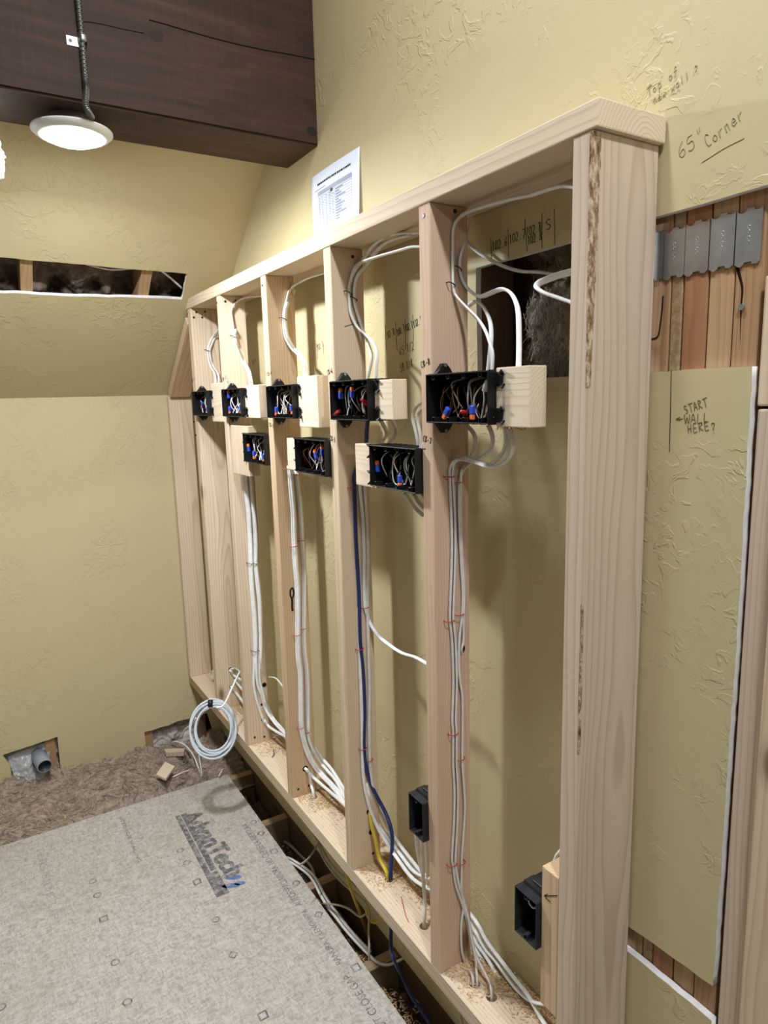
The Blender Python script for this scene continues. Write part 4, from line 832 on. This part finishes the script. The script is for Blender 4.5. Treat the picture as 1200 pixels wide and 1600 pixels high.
def g2(i):
    p = cav(rs.random(), rs.random()); return (p[0], p[1]-rs.uniform(0, .006), p[2]), (rs.gauss(.1, .5), rs.gauss(0, .3), 1), rs.uniform(.015, .05)
strands('cavity_fibres', g2, 2600, .0005, 'insul', 'cavity_insulation')
# inside the ceiling slot
for k, (y0, y1) in enumerate(((-.572, -.534), (-.184, -.146))):
    d = Vector((1, 0, SLOPE)).normalized(); a = slope_pt(-2.25, (y0+y1)/2, .013+.0705); 
    o = board_dir('rafter', a, a+d*.9, .038, .14, 'old3', (0, 1, 0)); tag(o, ['rafter showing in the ceiling slot below the lamp', 'rafter showing in the ceiling slot near its right end'][k], 'rafter', 'rafters inside the ceiling slot')
def slotf(u, v):
    y = -1.2+u*1.35; x = -2.06+v*.34; d = .075+.03*fbm((x*1.5, y*1.2, 1), 9, 4)-.045*tur((x, y*1.5, 4), 8)+(.06*v)
    p = slope_pt(x, y, d); return (p.x, p.y, p.z)
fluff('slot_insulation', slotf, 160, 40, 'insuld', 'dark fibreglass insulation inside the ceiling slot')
for k, pl in enumerate(([(30, 399), (60, 404), (100, 410), (140, 421), (172, 428), (200, 427), (222, 424)], [(60, 402), (100, 406), (145, 416), (180, 422), (215, 422)], [(244, 424), (256, 434), (270, 445), (288, 461)])):
    P = [onS(u, v) + Vector((-SLOPE, 0, 1)).normalized()*(.022+.006*k) for u, v in pl]
    o = tube('ceiling_cable', P, .005, .003, 'greyc' if k < 2 else 'white', (0, 0, 1)); tag(o, ['grey cable drooping along the upper edge of the ceiling slot', 'second grey cable along the upper edge of the ceiling slot', 'pale cable slanting at the right end of the ceiling slot'][k], 'cable')
# fibreglass bed between the subfloor panel and the knee wall
def bed(u, v):
    y = -1.7+u*1.855; x = XL-.06+v*(FX0+.05-XL+.06); k = (x-XL)/(FX0-XL)
    n1 = fbm((x*1.6, y*.9, 0), 5, 5); n2 = 1.1-abs(fbm((x*2.0+.12*n1, y*.8+.1*n1, 2), 7, 5))*1.3
    z = -.332-.045*min(max(k, 0), 1)**1.5+.040*fbm((x, y, 9), 3.2, 2)+.030*n1+.040*(n2-.55)
    if x > FX0-.02: z = min(z, ZF-.012)
    if y > -.10: z -= .05*min(1, (y+.10)/.12)
    return (x, y, z)
fluff('floor_insulation', bed, 420, 90, 'insul', 'brown fibreglass insulation bed between the subfloor panel and the knee wall')
def g3(i):
    u = .40+.6*rs.random(); v = .05+.92*rs.random(); p = bed(u, v); a_ = 1.57+3.2*noise.noise((p[0]*9, p[1]*9, 3))
    return (p[0], p[1], p[2]+rs.uniform(-.002, .007)), (math.cos(a_), math.sin(a_), rs.gauss(0, .5)), rs.uniform(.015, .05)
strands('floor_fibres', g3, 4500, .0007, 'insul', 'floor_insulation')
def pit(u, v):
    x = FX0-.1+u*2.3; y = -.12+v*.276
    n1 = fbm((x, y, 5), 7, 4); n2 = tur((x*1.5, y*1.5, 8), 10, 4)
    return (x, y, -.475+.03*n1+.035*(n2-.5))
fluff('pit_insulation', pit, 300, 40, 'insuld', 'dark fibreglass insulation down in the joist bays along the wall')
# PVC pipe stub in its cut-out
def pipe(name, A, B, ro, ri, mat, matin):
    A = Vector(A); B = Vector(B); d = (B-A).normalized(); s = Vector((0, 0, 1)); a_ = (s-d*s.dot(d)).normalized(); b_ = d.cross(a_); vs = []; fs = []; n_ = 28; mats = []
    rings = [(A, ro*.93), (A+(B-A)*.30, ro*.93), (A+(B-A)*.31, ro), (B-d*.002, ro), (B, ro-.0015), (B, ri), (B-d*.05, ri), (B-d*.05, .0001)]
    for c, r in rings:
        for k in range(n_): t = 2*math.pi*k/n_; vs.append(c+a_*math.cos(t)*r+b_*math.sin(t)*r)
    for i in range(len(rings)-1):
        for k in range(n_): p = i*n_+k; q = i*n_+(k+1) % n_; fs.append((p, q, q+n_, p+n_))
    o = mesh(name, vs, fs, [mat, matin], None, True)
    for i, p in enumerate(o.data.polygons): p.material_index = 1 if i >= 5*n_ else 0
    return o
pp = pipe('drain_pipe', onX(57, 1174, XL-.06), onX(70, 1197.5, XL+.075), .0305, .0262, 'pvc', 'pvcin'); tag(pp, 'grey plastic drain pipe stub poking from the knee wall cut-out', 'pipe')
fq = [onX(u, v, XL+d) for u, v, d in ((12, 1183, -.025), (86, 1154, -.03), (30, 1236, .02), (66, 1222, .03))]
def film(u, v):
    p = (fq[0]*(1-u)+fq[1]*u)*(1-v)+(fq[2]*(1-u)+fq[3]*u)*v; n_ = fbm((u*1.3, v*1.3, 3), 2.2, 4)
    return (p.x+.016*n_-.02*math.exp(-((u-.62)/.2)**2-((v-.25)/.3)**2), p.y+.006*n_, p.z)
o = fluff('vapour_film', film, 40, 40, 'film'); tag(o, 'crumpled clear plastic film around the drain pipe', 'plastic film')
o = lumber('cut_out_post', (XL-.095, -.640, -.5), (XL-.014, -.600, .1), 'old', 'z', .002); tag(o, 'old wood post inside the drain pipe cut-out', 'post')
o = lumber('cut_out_post', (XL-.095, -.222, -.5), (XL-.014, -.186, .1), 'old', 'z', .002); tag(o, 'old wood post at the left of the cut-out behind the cable coil', 'post')
o = lumber('cut_out_post', (XL-.095, .03, -.5), (XL-.014, .07, .1), 'olddark', 'z', .002); tag(o, 'dark wood post at the corner behind the cable coil', 'post')
def wad(u, v):
    y = -.60-.2+u*.22; z = -.36+v*.24; return (XL-.05-.02*tur((y, z, 2), 14), y, z)
o = fluff('cut_out_insulation', wad, 30, 30, 'insulw', 'pale insulation behind the plastic film at the drain pipe')
def wad2(u, v):
    y = -.195+u*.235; z = -.36+v*.16; k = math.sin(math.pi*v); return (XL-.02-.05*v+.03*k*fbm((y, z, 6), 14, 4)-.02*tur((y, z, 9), 16), y, z)
o = fluff('plastic_wad', wad2, 60, 40, 'insulw', 'white insulation wad in the cut-out behind the cable coil')

# small debris
def slab_px(name, pts, z, th, mat, lab, cat):
    P = [onZ(u, v, z) for u, v in pts]; n_ = len(P); vs = P+[p-Vector((0, 0, th)) for p in P]
    o = mesh(name, vs, [tuple(range(n_))]+[tuple(reversed(range(n_, 2*n_)))]+[(i, i+n_, (i+1) % n_+n_, (i+1) % n_) for i in range(n_)], mat); return tag(o, lab, cat)
slab_px('wood_scrap', [(244, 1210), (258, 1190), (273, 1197), (259, 1217)], -.318, .010, 'block', 'small pale wood offcut lying on the brown insulation', 'wood scrap')
slab_px('wood_scrap', [(256, 1170), (289, 1169), (287, 1175), (259, 1176)], -.318, .02, 'spf4', 'short stick at the foot of the knee wall cut-out', 'wood scrap')
o = tube('wood_splinter', [onZ(270, 1214, -.315), onZ(283, 1208, -.31), (onZ(297, 1203, -.315))], .004, .003, 'block', (0, 0, 1), 6); tag(o, 'thin wooden splinter beside the pale offcut', 'wood scrap')
o = tube('wood_splinter', [onZ(342, 1213, -.345), onZ(348, 1201, -.33)], .004, .002, 'block', (0, 0, 1), 6); tag(o, 'pale splinter standing by the far corner of the subfloor', 'wood scrap')
o = tube('thin_cable', [onX(268, 1160, XL+.0), onX(276, 1158.5, XL+.03), onX(290, 1165, XL+.08), onX(302, 1180, XL+.14), onX(310, 1200, XL+.2), onX(315, 1216, XL+.25)], .004, .003, 'greyc', (0, 0, 1)); tag(o, 'thin grey cable trailing over the insulation by the coil', 'cable')
o = tube('thin_cable', [onX(310, 1165, XL+.15), onX(311, 1180, XL+.16), onX(314, 1200, XL+.22), onX(317, 1222, XL+.28)], .003, .003, 'greyc', (0, 0, 1)); tag(o, 'thin pale cable hanging below the coil', 'cable')
o = lumber('pit_board', (-1.02, .02, -.50), (-.985, .11, -.40), 'joist', 'y', .002); o.rotation_euler[2] += .5; tag(o, 'short dark board end in the third joist bay', 'wood scrap')
o = tube('red_wire', [onZ(627, 1401, .002), onZ(630, 1415, .004), onZ(634, 1430, .003), onZ(638.5, 1441, .002)], .0009, .0009, 'staple', (0, 0, 1), 6); tag(o, 'thin red wire scrap on the bottom plate', 'wire')
o = tube('wire_scrap', [onZ(427, 1172, .004), onZ(428, 1178, .008), onZ(425, 1183, .003)], .0015, .0015, 'wireblack', (0, 0, 1), 6); tag(o, 'short black wire scrap on the sawdust by the fourth stud', 'wire')
# sawdust on the plate and shavings in the joist bays
rnd = random.Random(21); vs = []; fs = []
def chip(x, y, z, s=1):
    a = rnd.uniform(0, 6.28); l_ = rnd.uniform(.0015, .0045)*s; w_ = rnd.uniform(.0004, .0012)*s; c_, s_ = math.cos(a), math.sin(a); t = rnd.uniform(-.6, .6); k = len(vs)
    for p, q in ((-1, -1), (1, -1), (1, 1), (-1, 1)): vs.append((x+c_*p*l_-s_*q*w_, y+s_*p*l_+c_*q*w_, z+p*l_*t+rnd.uniform(0, .0005)))
    fs.append((k, k+1, k+2, k+3))
for k in range(1, 6):
    xa = SX[k]+SW; xb = SX[k-1]
    for i in range(3600 if k < 4 else 2000):
        u = rnd.random()**1.6; x = xa+(xb-xa)*u; y = .14-abs(rnd.gauss(0, .036))*(1.6 if u < .3 else .7)
        if .012 < y < .139: chip(x, y, .0006+abs(rnd.gauss(0, .003))*(1 if y > .09 else .4))
for i in range(350):
    chip(rnd.uniform(XL+.1, 0), rnd.uniform(.004, .138), .0008, .8)
o = mesh('sawdust', vs, fs, 'saw'); tag(o, 'pale sawdust and shavings scattered on the bottom plate', 'sawdust', kind='stuff')
vs = []; fs = []
for i in range(4200):
    t = rnd.random(); x = -.80+rnd.gauss(0, .30) if t < .35 else rnd.uniform(-.66, -.15); y = rnd.uniform(.04, .10) if t < .35 else .045+abs(rnd.gauss(0, .03)); chip(x, min(y, .15), -.43+.05*noise.noise((x*12, y*12, 1))+rnd.uniform(-.01, .015), 1.6)
o = mesh('shavings', vs, fs, 'saw'); tag(o, 'curly wood shavings heaped in the joist bays along the subfloor edge', 'shavings', kind='stuff')
vs = []; fs = []
for i in range(260):
    u = rnd.uniform(.45, .99); v = rnd.uniform(.1, .92); p = bed(u, v); chip(p[0], p[1], p[2]+.003, 1.4)
o = mesh('insulation_debris', vs, fs, 'saw'); tag(o, 'wood chips sprinkled over the brown floor insulation', 'wood chips', kind='stuff')
# chipped splinters under the nearest block
vs = []; fs = []
for i in range(160): chip(rnd.uniform(-.18, -.11), rnd.uniform(0, .03), 1.2365+rnd.uniform(-.003, .001), 1.0)
mesh('chipped_edge', vs, fs, 'saw', [o for o in bpy.data.objects if o.name == 'mounting_block'][0])

# ================================================================== WRITING
GL = {'0': [[(.3, 1), (.06, .75), (.05, .3), (.28, 0), (.52, .25), (.54, .7), (.3, 1)]], '1': [[(.2, .8), (.32, 1), (.3, 0)]], '2': [[(.06, .78), (.28, 1), (.5, .78), (.36, .45), (.05, .02), (.56, .06)]],
      '3': [[(.08, .95), (.48, .95), (.25, .58), (.52, .4), (.45, .08), (.08, .03)]], '4': [[(.4, 0), (.42, 1), (.05, .35), (.58, .36)]], '5': [[(.52, 1), (.15, .97), (.1, .58), (.45, .6), (.5, .22), (.25, 0), (.05, .1)]], '6': [[(.45, 1), (.15, .62), (.07, .22), (.28, 0), (.5, .2), (.4, .45), (.1, .3)]],
      '7': [[(.05, .95), (.55, 1), (.25, 0)]], '8': [[(.45, .88), (.25, 1), (.1, .8), (.45, .35), (.4, .05), (.15, .02), (.1, .3), (.48, .75), (.45, .88)]], '9': [[(.5, .75), (.25, .95), (.1, .7), (.3, .5), (.5, .7), (.48, 1), (.42, 0)]],
      '.': [[(.22, .0), (.3, .06)]], '|': [[(.3, 1.6), (.3, -.6)]], '/': [[(.5, 1), (.1, 0)]], '-': [[(.1, .45), (.5, .5)]], '"': [[(.2, 1.1), (.18, .8)], [(.4, 1.1), (.38, .8)]], '?': [[(.1, .8), (.25, 1), (.48, .82), (.28, .5), (.28, .3)], [(.26, .03), (.33, .0)]], '<': [[(.5, .8), (.05, .45), (.55, .25)], [(.05, .45), (.8, .47)]],
      'A': [[(.02, 0), (.3, 1), (.55, 0)], [(.12, .4), (.48, .4)]], 'B': [[(.1, 0), (.1, 1), (.45, .85), (.12, .55), (.52, .3), (.1, 0)]], 'C': [[(.52, .88), (.25, 1), (.06, .55), (.2, .05), (.52, .1)]], 'E': [[(.5, 1), (.1, .97), (.1, 0), (.52, .03)], [(.1, .5), (.45, .5)]],
      'H': [[(.08, 1), (.08, 0)], [(.5, 1), (.48, 0)], [(.08, .5), (.5, .52)]], 'L': [[(.1, 1), (.08, 0), (.52, .03)]], 'R': [[(.1, 0), (.1, 1), (.48, .8), (.12, .5), (.52, 0)]], 'S': [[(.5, .9), (.2, 1), (.1, .7), (.45, .4), (.42, .08), (.06, .05)]], 'T': [[(.0, .98), (.75, 1.02)], [(.32, 1), (.3, 0)]], 'W': [[(.0, 1), (.15, 0), (.32, .7), (.48, 0), (.66, 1)]],
      'a': [[(.45, .5), (.15, .5), (.08, .15), (.3, 0), (.45, .4), (.5, 0)]], 'e': [[(.1, .3), (.45, .35), (.3, .58), (.08, .3), (.2, 0), (.5, .12)]], 'f': [[(.5, .95), (.3, 1), (.25, 0)], [(.1, .55), (.45, .6)]], 'l': [[(.3, 1), (.28, 0)]], 'n': [[(.08, .55), (.08, 0), (.12, .45), (.4, .55), (.45, 0)]], 'o': [[(.3, .55), (.08, .3), (.28, 0), (.5, .28), (.3, .55)]], 'p': [[(.1, .55), (.08, -.35), (.1, .45), (.45, .5), (.4, .08), (.1, .08)]], 'r': [[(.1, .55), (.1, 0), (.12, .4), (.45, .55)]], 'w': [[(.0, .55), (.13, 0), (.28, .4), (.42, 0), (.56, .55)]], ' ': []}
rnd = random.Random(4)
def write(text, a, b, h, mat, parent, name='handwriting', pen=.0008, nrm=(0, -1, 0), adv=.75):
    """handwritten strokes between two points on a surface"""
    a = Vector(a); b = Vector(b); nv = Vector(nrm); r_ = b-a; ln = r_.length; r_ = r_.normalized(); up = r_.cross(-nv); up = up if up.z > 0 or abs(up.z) < .1 else -up
    sx = ln/(len(text)*adv); P = []
    for i, ch in enumerate(text):
        for s in GL.get(ch, []):
            pts = [a+r_*((i*adv+x+rnd.uniform(-.03, .03))*sx)+up*((y+rnd.uniform(-.03, .03))*h)+nv*.0005 for x, y in s]
            P.append(tube_data(spline(pts, 4), pen, .0004, nrm, 5))
    return multi(name, P, mat, parent, False)
def line(pts, mat, parent, pen=.0008, nrm=(0, -1, 0), name='drawn_line'):
    return multi(name, [tube_data(spline([Vector(p)+Vector(nrm)*.0004 for p in pts], 4), pen, .0004, nrm, 5)], mat, parent, False)
w_ = lambda u, v: onY(u, v, YB)
for t, a, b, h in (('102.6', (769, 392), (794, 383), .016), ('102.7', (796, 381), (822, 371), .016), ('102.8', (823, 370), (847, 360), .016), ('102.8', (825, 383), (848, 374), .014), ('S', (853, 360), (864, 356), .017)): write(t, w_(*a), w_(*b), h, 'marker', wb, pen=.0007)
for a, b in (((767, 371), (768, 408)), ((794, 357), (795, 403)), ((820, 342), (824, 394)), ((847, 333), (847, 388)), ((866, 327), (867, 382))): line([w_(*a), w_(*b)], 'marker', wb, .0006)
for t, a, b, h in (('30.8', (605, 530), (618, 522), .017), ('300.7', (621, 526), (633, 517), .017), ('102.1', (634, 519), (646, 512), .017), ('102.1', (647, 513), (660, 504), .017)): write(t, w_(*a), w_(*b), h, 'marker', wb, pen=.0007)
for a, b in (((602, 508), (604, 548)), ((618, 503), (620.6, 548)), ((633, 498), (634, 546)), ((645, 492), (646, 534))): line([w_(*a), w_(*b)], 'marker', wb, .0006)
write('65 1/2', w_(625, 556), w_(648, 546), .02, 'pencil', wb); write('59 1/4', w_(626, 582), w_(646, 573), .02, 'pencil', wb)
write('102.1', w_(496, 549), w_(506, 541), .017, 'marker', wb, pen=.0007)
for a, b in (((496, 536), (496.5, 561)), ((505.5, 536), (505.5, 553))): line([w_(*a), w_(*b)], 'marker', wb, .0006)
write('01', w_(395, 570), w_(401, 566), .016, 'marker', wb, pen=.0009)
for t, a, b, h in (('START', (1071, 647), (1108, 634), .0125), ('WALL', (1070, 662), (1110, 659), .0135), ('HERE', (1075, 677), (1111, 671), .0125), ('?', (1112, 678), (1123, 676), .016), ('<', (1056, 659), (1067, 658), .008)): write(t, w_(*a), w_(*b), h, 'pencil', wb, pen=.0005)
line([w_(1049, 579), w_(1048, 640), w_(1046, 706)], 'marker', wb, .0006)
write('65"', w_(1062, 248), w_(1106, 218), .021, 'pencil2', wb, pen=.00055); write('Corner', w_(1106, 231), w_(1166, 182), .018, 'pencil2', wb, pen=.00055); line([w_(1097, 254), w_(1130, 233), w_(1163, 216)], 'pencil2', wb, pen=.00055)
write('Top of', w_(1013, 152), w_(1062, 115), .013, 'pencil2', wb, pen=.00055); write('new wall ?', w_(1022, 163), w_(1094, 112), .012, 'pencil2', wb, pen=.00055)
fy = lambda u, v: onY(u, v, -.0001)
for t, k, a, b, h in (('CB-8', 1, (658.5, 575), (673, 568), .0115), ('CB-7', 1, (661, 689), (674, 694), .0115), ('CB-6', 2, (512, 586), (520, 582), .0115), ('CB-5', 2, (516, 688), (524, 691), .0115), ('CB-4', 3, (418, 588.5), (425, 585), .0115), ('CB-3', 3, (420.5, 666), (427.5, 669), .0115), ('CB-2', 4, (347, 597), (354, 591), .0115), ('CB-1', 5, (300, 598), (305, 595), .0115)): write(t, fy(*a), fy(*b), h, 'marker', studs[k], pen=.0007)
line([fy(659, 702), fy(665, 701)], 'marker', studs[1]); 
ub = [o for o in bpy.data.objects if o.get('label', '').startswith('upright block')][0]; f2 = lambda u, v: onY(u, v, .0008)
line([f2(871, 1399), f2(851, 1400)], 'marker', ub, .0007); line([f2(860, 1409), f2(851, 1400), f2(856, 1397)], 'marker', ub, .0007)
# knot mark and pencil dash on the studs
k3 = lambda u, v: onX(u, v, SX[3]+SW+.0002)
multi('knot_mark', [tube_data(spline([k3(454, 921), k3(457, 919), k3(459, 926), k3(458, 932), k3(456, 935), k3(454, 931), k3(453.5, 925), k3(454, 921)]), .0032, .0005, (1, 0, 0), 6), tube_data(spline([k3(456, 934), k3(456.5, 940), k3(456.5, 949), k3(457.5, 955)]), .0042, .0006, (1, 0, 0), 6)], plain('black_knot', L(40, 26, 18), .7), studs[3], False)
k2 = lambda u, v: onX(u, v, SX[2]+SW+.0002)
line([k2(538, 510.5), k2(549, 507), k2(561, 503.5)], 'marker', studs[2], .0007, (1, 0, 0))
# drilled holes in the stud sides (no recess: flat dark discs paint the shade inside each hole)
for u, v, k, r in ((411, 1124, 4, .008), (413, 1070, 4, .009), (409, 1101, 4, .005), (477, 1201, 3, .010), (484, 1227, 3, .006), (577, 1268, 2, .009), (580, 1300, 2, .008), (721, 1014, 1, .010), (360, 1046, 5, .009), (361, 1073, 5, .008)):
    p = onX(u, v, SX[k]+SW+.0006); mesh('hole_shade', disc_pts(p, (1, 0, 0), r, 16), [tuple(range(16))], 'hole', studs[k])
# paper schedule on the wall
px0, px1, pz0, pz1 = -1.150, -.866, 1.703, 1.920
def sheet(u, v): 
    x = px0+(px1-px0)*u; z = pz0+(pz1-pz0)*v; return (x, YB-.0012-.010*(u**3)*(1-v)*1.0-.003*math.sin(math.pi*u), z)
vs = [sheet(i/16, j/10) for i in range(17) for j in range(11)]; fs = [(i*11+j, (i+1)*11+j, (i+1)*11+j+1, i*11+j+1) for i in range(16) for j in range(10)]
paper = mesh('paper_sheet', vs, fs, 'paper', None, True); m = paper.modifiers.new('s', 'SOLIDIFY'); m.thickness = .0003; tag(paper, 'white printed schedule sheet standing on the wall above the top plate', 'paper')
def ink(segs, mat, nm, pen=.0006):
    P = []
    for a, b in segs:
        n_ = 6; pts = [Vector(sheet(a[0]+(b[0]-a[0])*i/n_, a[1]+(b[1]-a[1])*i/n_))+Vector((0, -.0008, 0)) for i in range(n_+1)]; P.append(tube_data(pts, pen, .0002, (0, 1, 0), 4))
    return multi(nm, P, mat, paper, False)
rnd = random.Random(9)
S_ = []; x = .15
while x < .82: l_ = rnd.uniform(.012, .035); S_.append(((x, .865), (x+l_, .865+rnd.uniform(-.004, .004)))); x += l_+rnd.uniform(.006, .016)
ink(S_, 'marker', 'printed_title', .0024)
ink([((.15, .745), (.86, .745))], 'inkgrey', 'table_header', .0055)
S_ = [((.15, .70-.032*i), (.86, .70-.032*i)) for i in range(13)]+[((c_, .76), (c_, .316)) for c_ in (.15, .22, .30, .38, .45, .53, .86)]; ink(S_, 'ink', 'table_lines', .00035)
S_ = []
for i in range(12):
    for c_ in (.17, .245, .325, .40, .47): S_.append(((c_, .685-.032*i), (c_+rnd.uniform(.015, .035), .685-.032*i)))
    S_.append(((.54, .685-.032*i), (.54+rnd.uniform(.06, .22), .685-.032*i)))
ink(S_, 'ink', 'table_text', .0010)
ink([((.08, .80), (.33, .80))], 'ink', 'printed_subtitle', .0007); ink([((.43, .70), (.44, .74)), ((.45, .70), (.465, .735)), ((.47, .70), (.48, .74)), ((.44, .69), (.485, .71))], 'marker', 'pen_note', .0012)
# printing on the subfloor panel
def fprint(text, a, b, h, mat, flip=False, bold=.0, nm='printed_text'):
    cu = bpy.data.curves.new('t', 'FONT'); cu.body = text; o = bpy.data.objects.new('t', cu); col.objects.link(o); me = bpy.data.meshes.new_from_object(o.evaluated_get(bpy.context.evaluated_depsgraph_get())); bpy.data.objects.remove(o)
    me.materials.clear()
    if bold:
        bm = bmesh.new()
        for i, (dx, dy) in enumerate(((0, 0), (bold, 0), (-bold, 0), (0, bold*.7), (0, -bold*.7), (bold*.7, bold*.5), (-bold*.7, -bold*.5))):
            m2 = me.copy(); m2.transform(Matrix.Translation((dx, dy, i*.01))); bm.from_mesh(m2); bpy.data.meshes.remove(m2)
        bm.to_mesh(me); bm.free()
    xs = [v.co.x for v in me.vertices]; ys = [v.co.y for v in me.vertices]; x0, x1, y0 = min(xs), max(xs), 0; hh = max(ys)-y0
    a = Vector(a); b = Vector(b); r_ = (b-a); ln = r_.length; r_.normalize(); up = Vector((0, 0, 1)).cross(r_)
    for v in me.vertices: q = a+r_*((v.co.x-x0)/(x1-x0)*ln)+up*((v.co.y-y0)/hh*h); v.co = (q.x, q.y, ZF+.0004+v.co.z*.01)
    return link(nm, me, mat, floor)
fz = lambda u, v: onZ(u, v, ZF)
fprint('AdvanTech', fz(284, 1274), fz(357, 1373), .072, 'print', bold=.055, nm='printed_logo')
def fpoly(P, mat, nm): return mesh(nm, [(p.x, p.y, ZF+.0004) for p in P], [tuple(range(len(P)))], mat, floor)
A_, B_ = fz(273.5, 1276), fz(338.5, 1403); ww = .044
for y0, y1, x0, x1 in ((0, .019, 0, 1), (.023, ww, 0, .74), (.019, ww, .755, 1)):
    P = [Vector((A_.x+(B_.x-A_.x)*x0, A_.y+y0, 0)), Vector((A_.x+(B_.x-A_.x)*x1, A_.y+y0, 0)), Vector((A_.x+(B_.x-A_.x)*x1, A_.y+y1, 0)), Vector((A_.x+(B_.x-A_.x)*x0, A_.y+y1, 0))]; fpoly(P, 'print', 'printed_bar')
for c_ in ((365, 1371, .030, .012, .5), (361, 1384, .032, .012, .5), (375, 1380, .020, .010, .5)):
    p = fz(c_[0], c_[1]); dx = Vector((math.cos(1.1), math.sin(1.1), 0)); dy = Vector((-dx.y, dx.x, 0)); fpoly([p+dx*c_[2]*math.cos(t*math.pi/6)+dy*c_[3]*math.sin(t*math.pi/6) for t in range(12)], 'printblue', 'printed_leaf')
fprint('DO NOT CLOSE GAP.', fz(632, 1640), fz(545, 1519), .024, 'print'); fprint('RANURA Y LENGÜETA', fz(535, 1504), fz(478, 1420), .024, 'print'); fprint('AUTOESPACIADORA. NO CIERRE LA ABERTURA', fz(473, 1413), fz(386, 1286), .024, 'print')
fprint('®', fz(344, 1370), fz(350, 1374), .03, 'print')
fprint('SIZED FOR SPACING', fz(186, 1277), fz(216, 1348), .012, 'print'); fprint('THIS SIDE UP', fz(56, 1325), fz(80, 1440), .025, faded('very_faded_print', L(128, 124, 122), .30, .52))
def ring(u, v, r, n_, rot=0):
    p = fz(u, v); o_ = [p+Vector((math.cos(2*math.pi*i/n_+rot), math.sin(2*math.pi*i/n_+rot), 0))*r for i in range(n_)]; i_ = [p+Vector((math.cos(2*math.pi*i/n_+rot), math.sin(2*math.pi*i/n_+rot), 0))*r*.66 for i in range(n_)]
    mesh('nailing_mark', [(q.x, q.y, ZF+.0004) for q in o_+i_], [(i, (i+1) % n_, n_+(i+1) % n_, n_+i) for i in range(n_)], 'print', floor)
for u, v in ((145, 1377), (152, 1399), (180, 1504), (199, 1566), (282, 1329), (337, 1437), (396, 1285), (463, 1380), (2, 1574)): ring(u, v, .0135, 16)
for u, v in ((292, 1348), (364, 1492), (408, 1302), (498, 1429)): ring(u, v, .0165, 4, 0)
for u, v in ((162, 1436), (308, 1378), (411, 1587), (428, 1330), (556, 1512)): ring(u, v, .019, 4, math.pi/4)
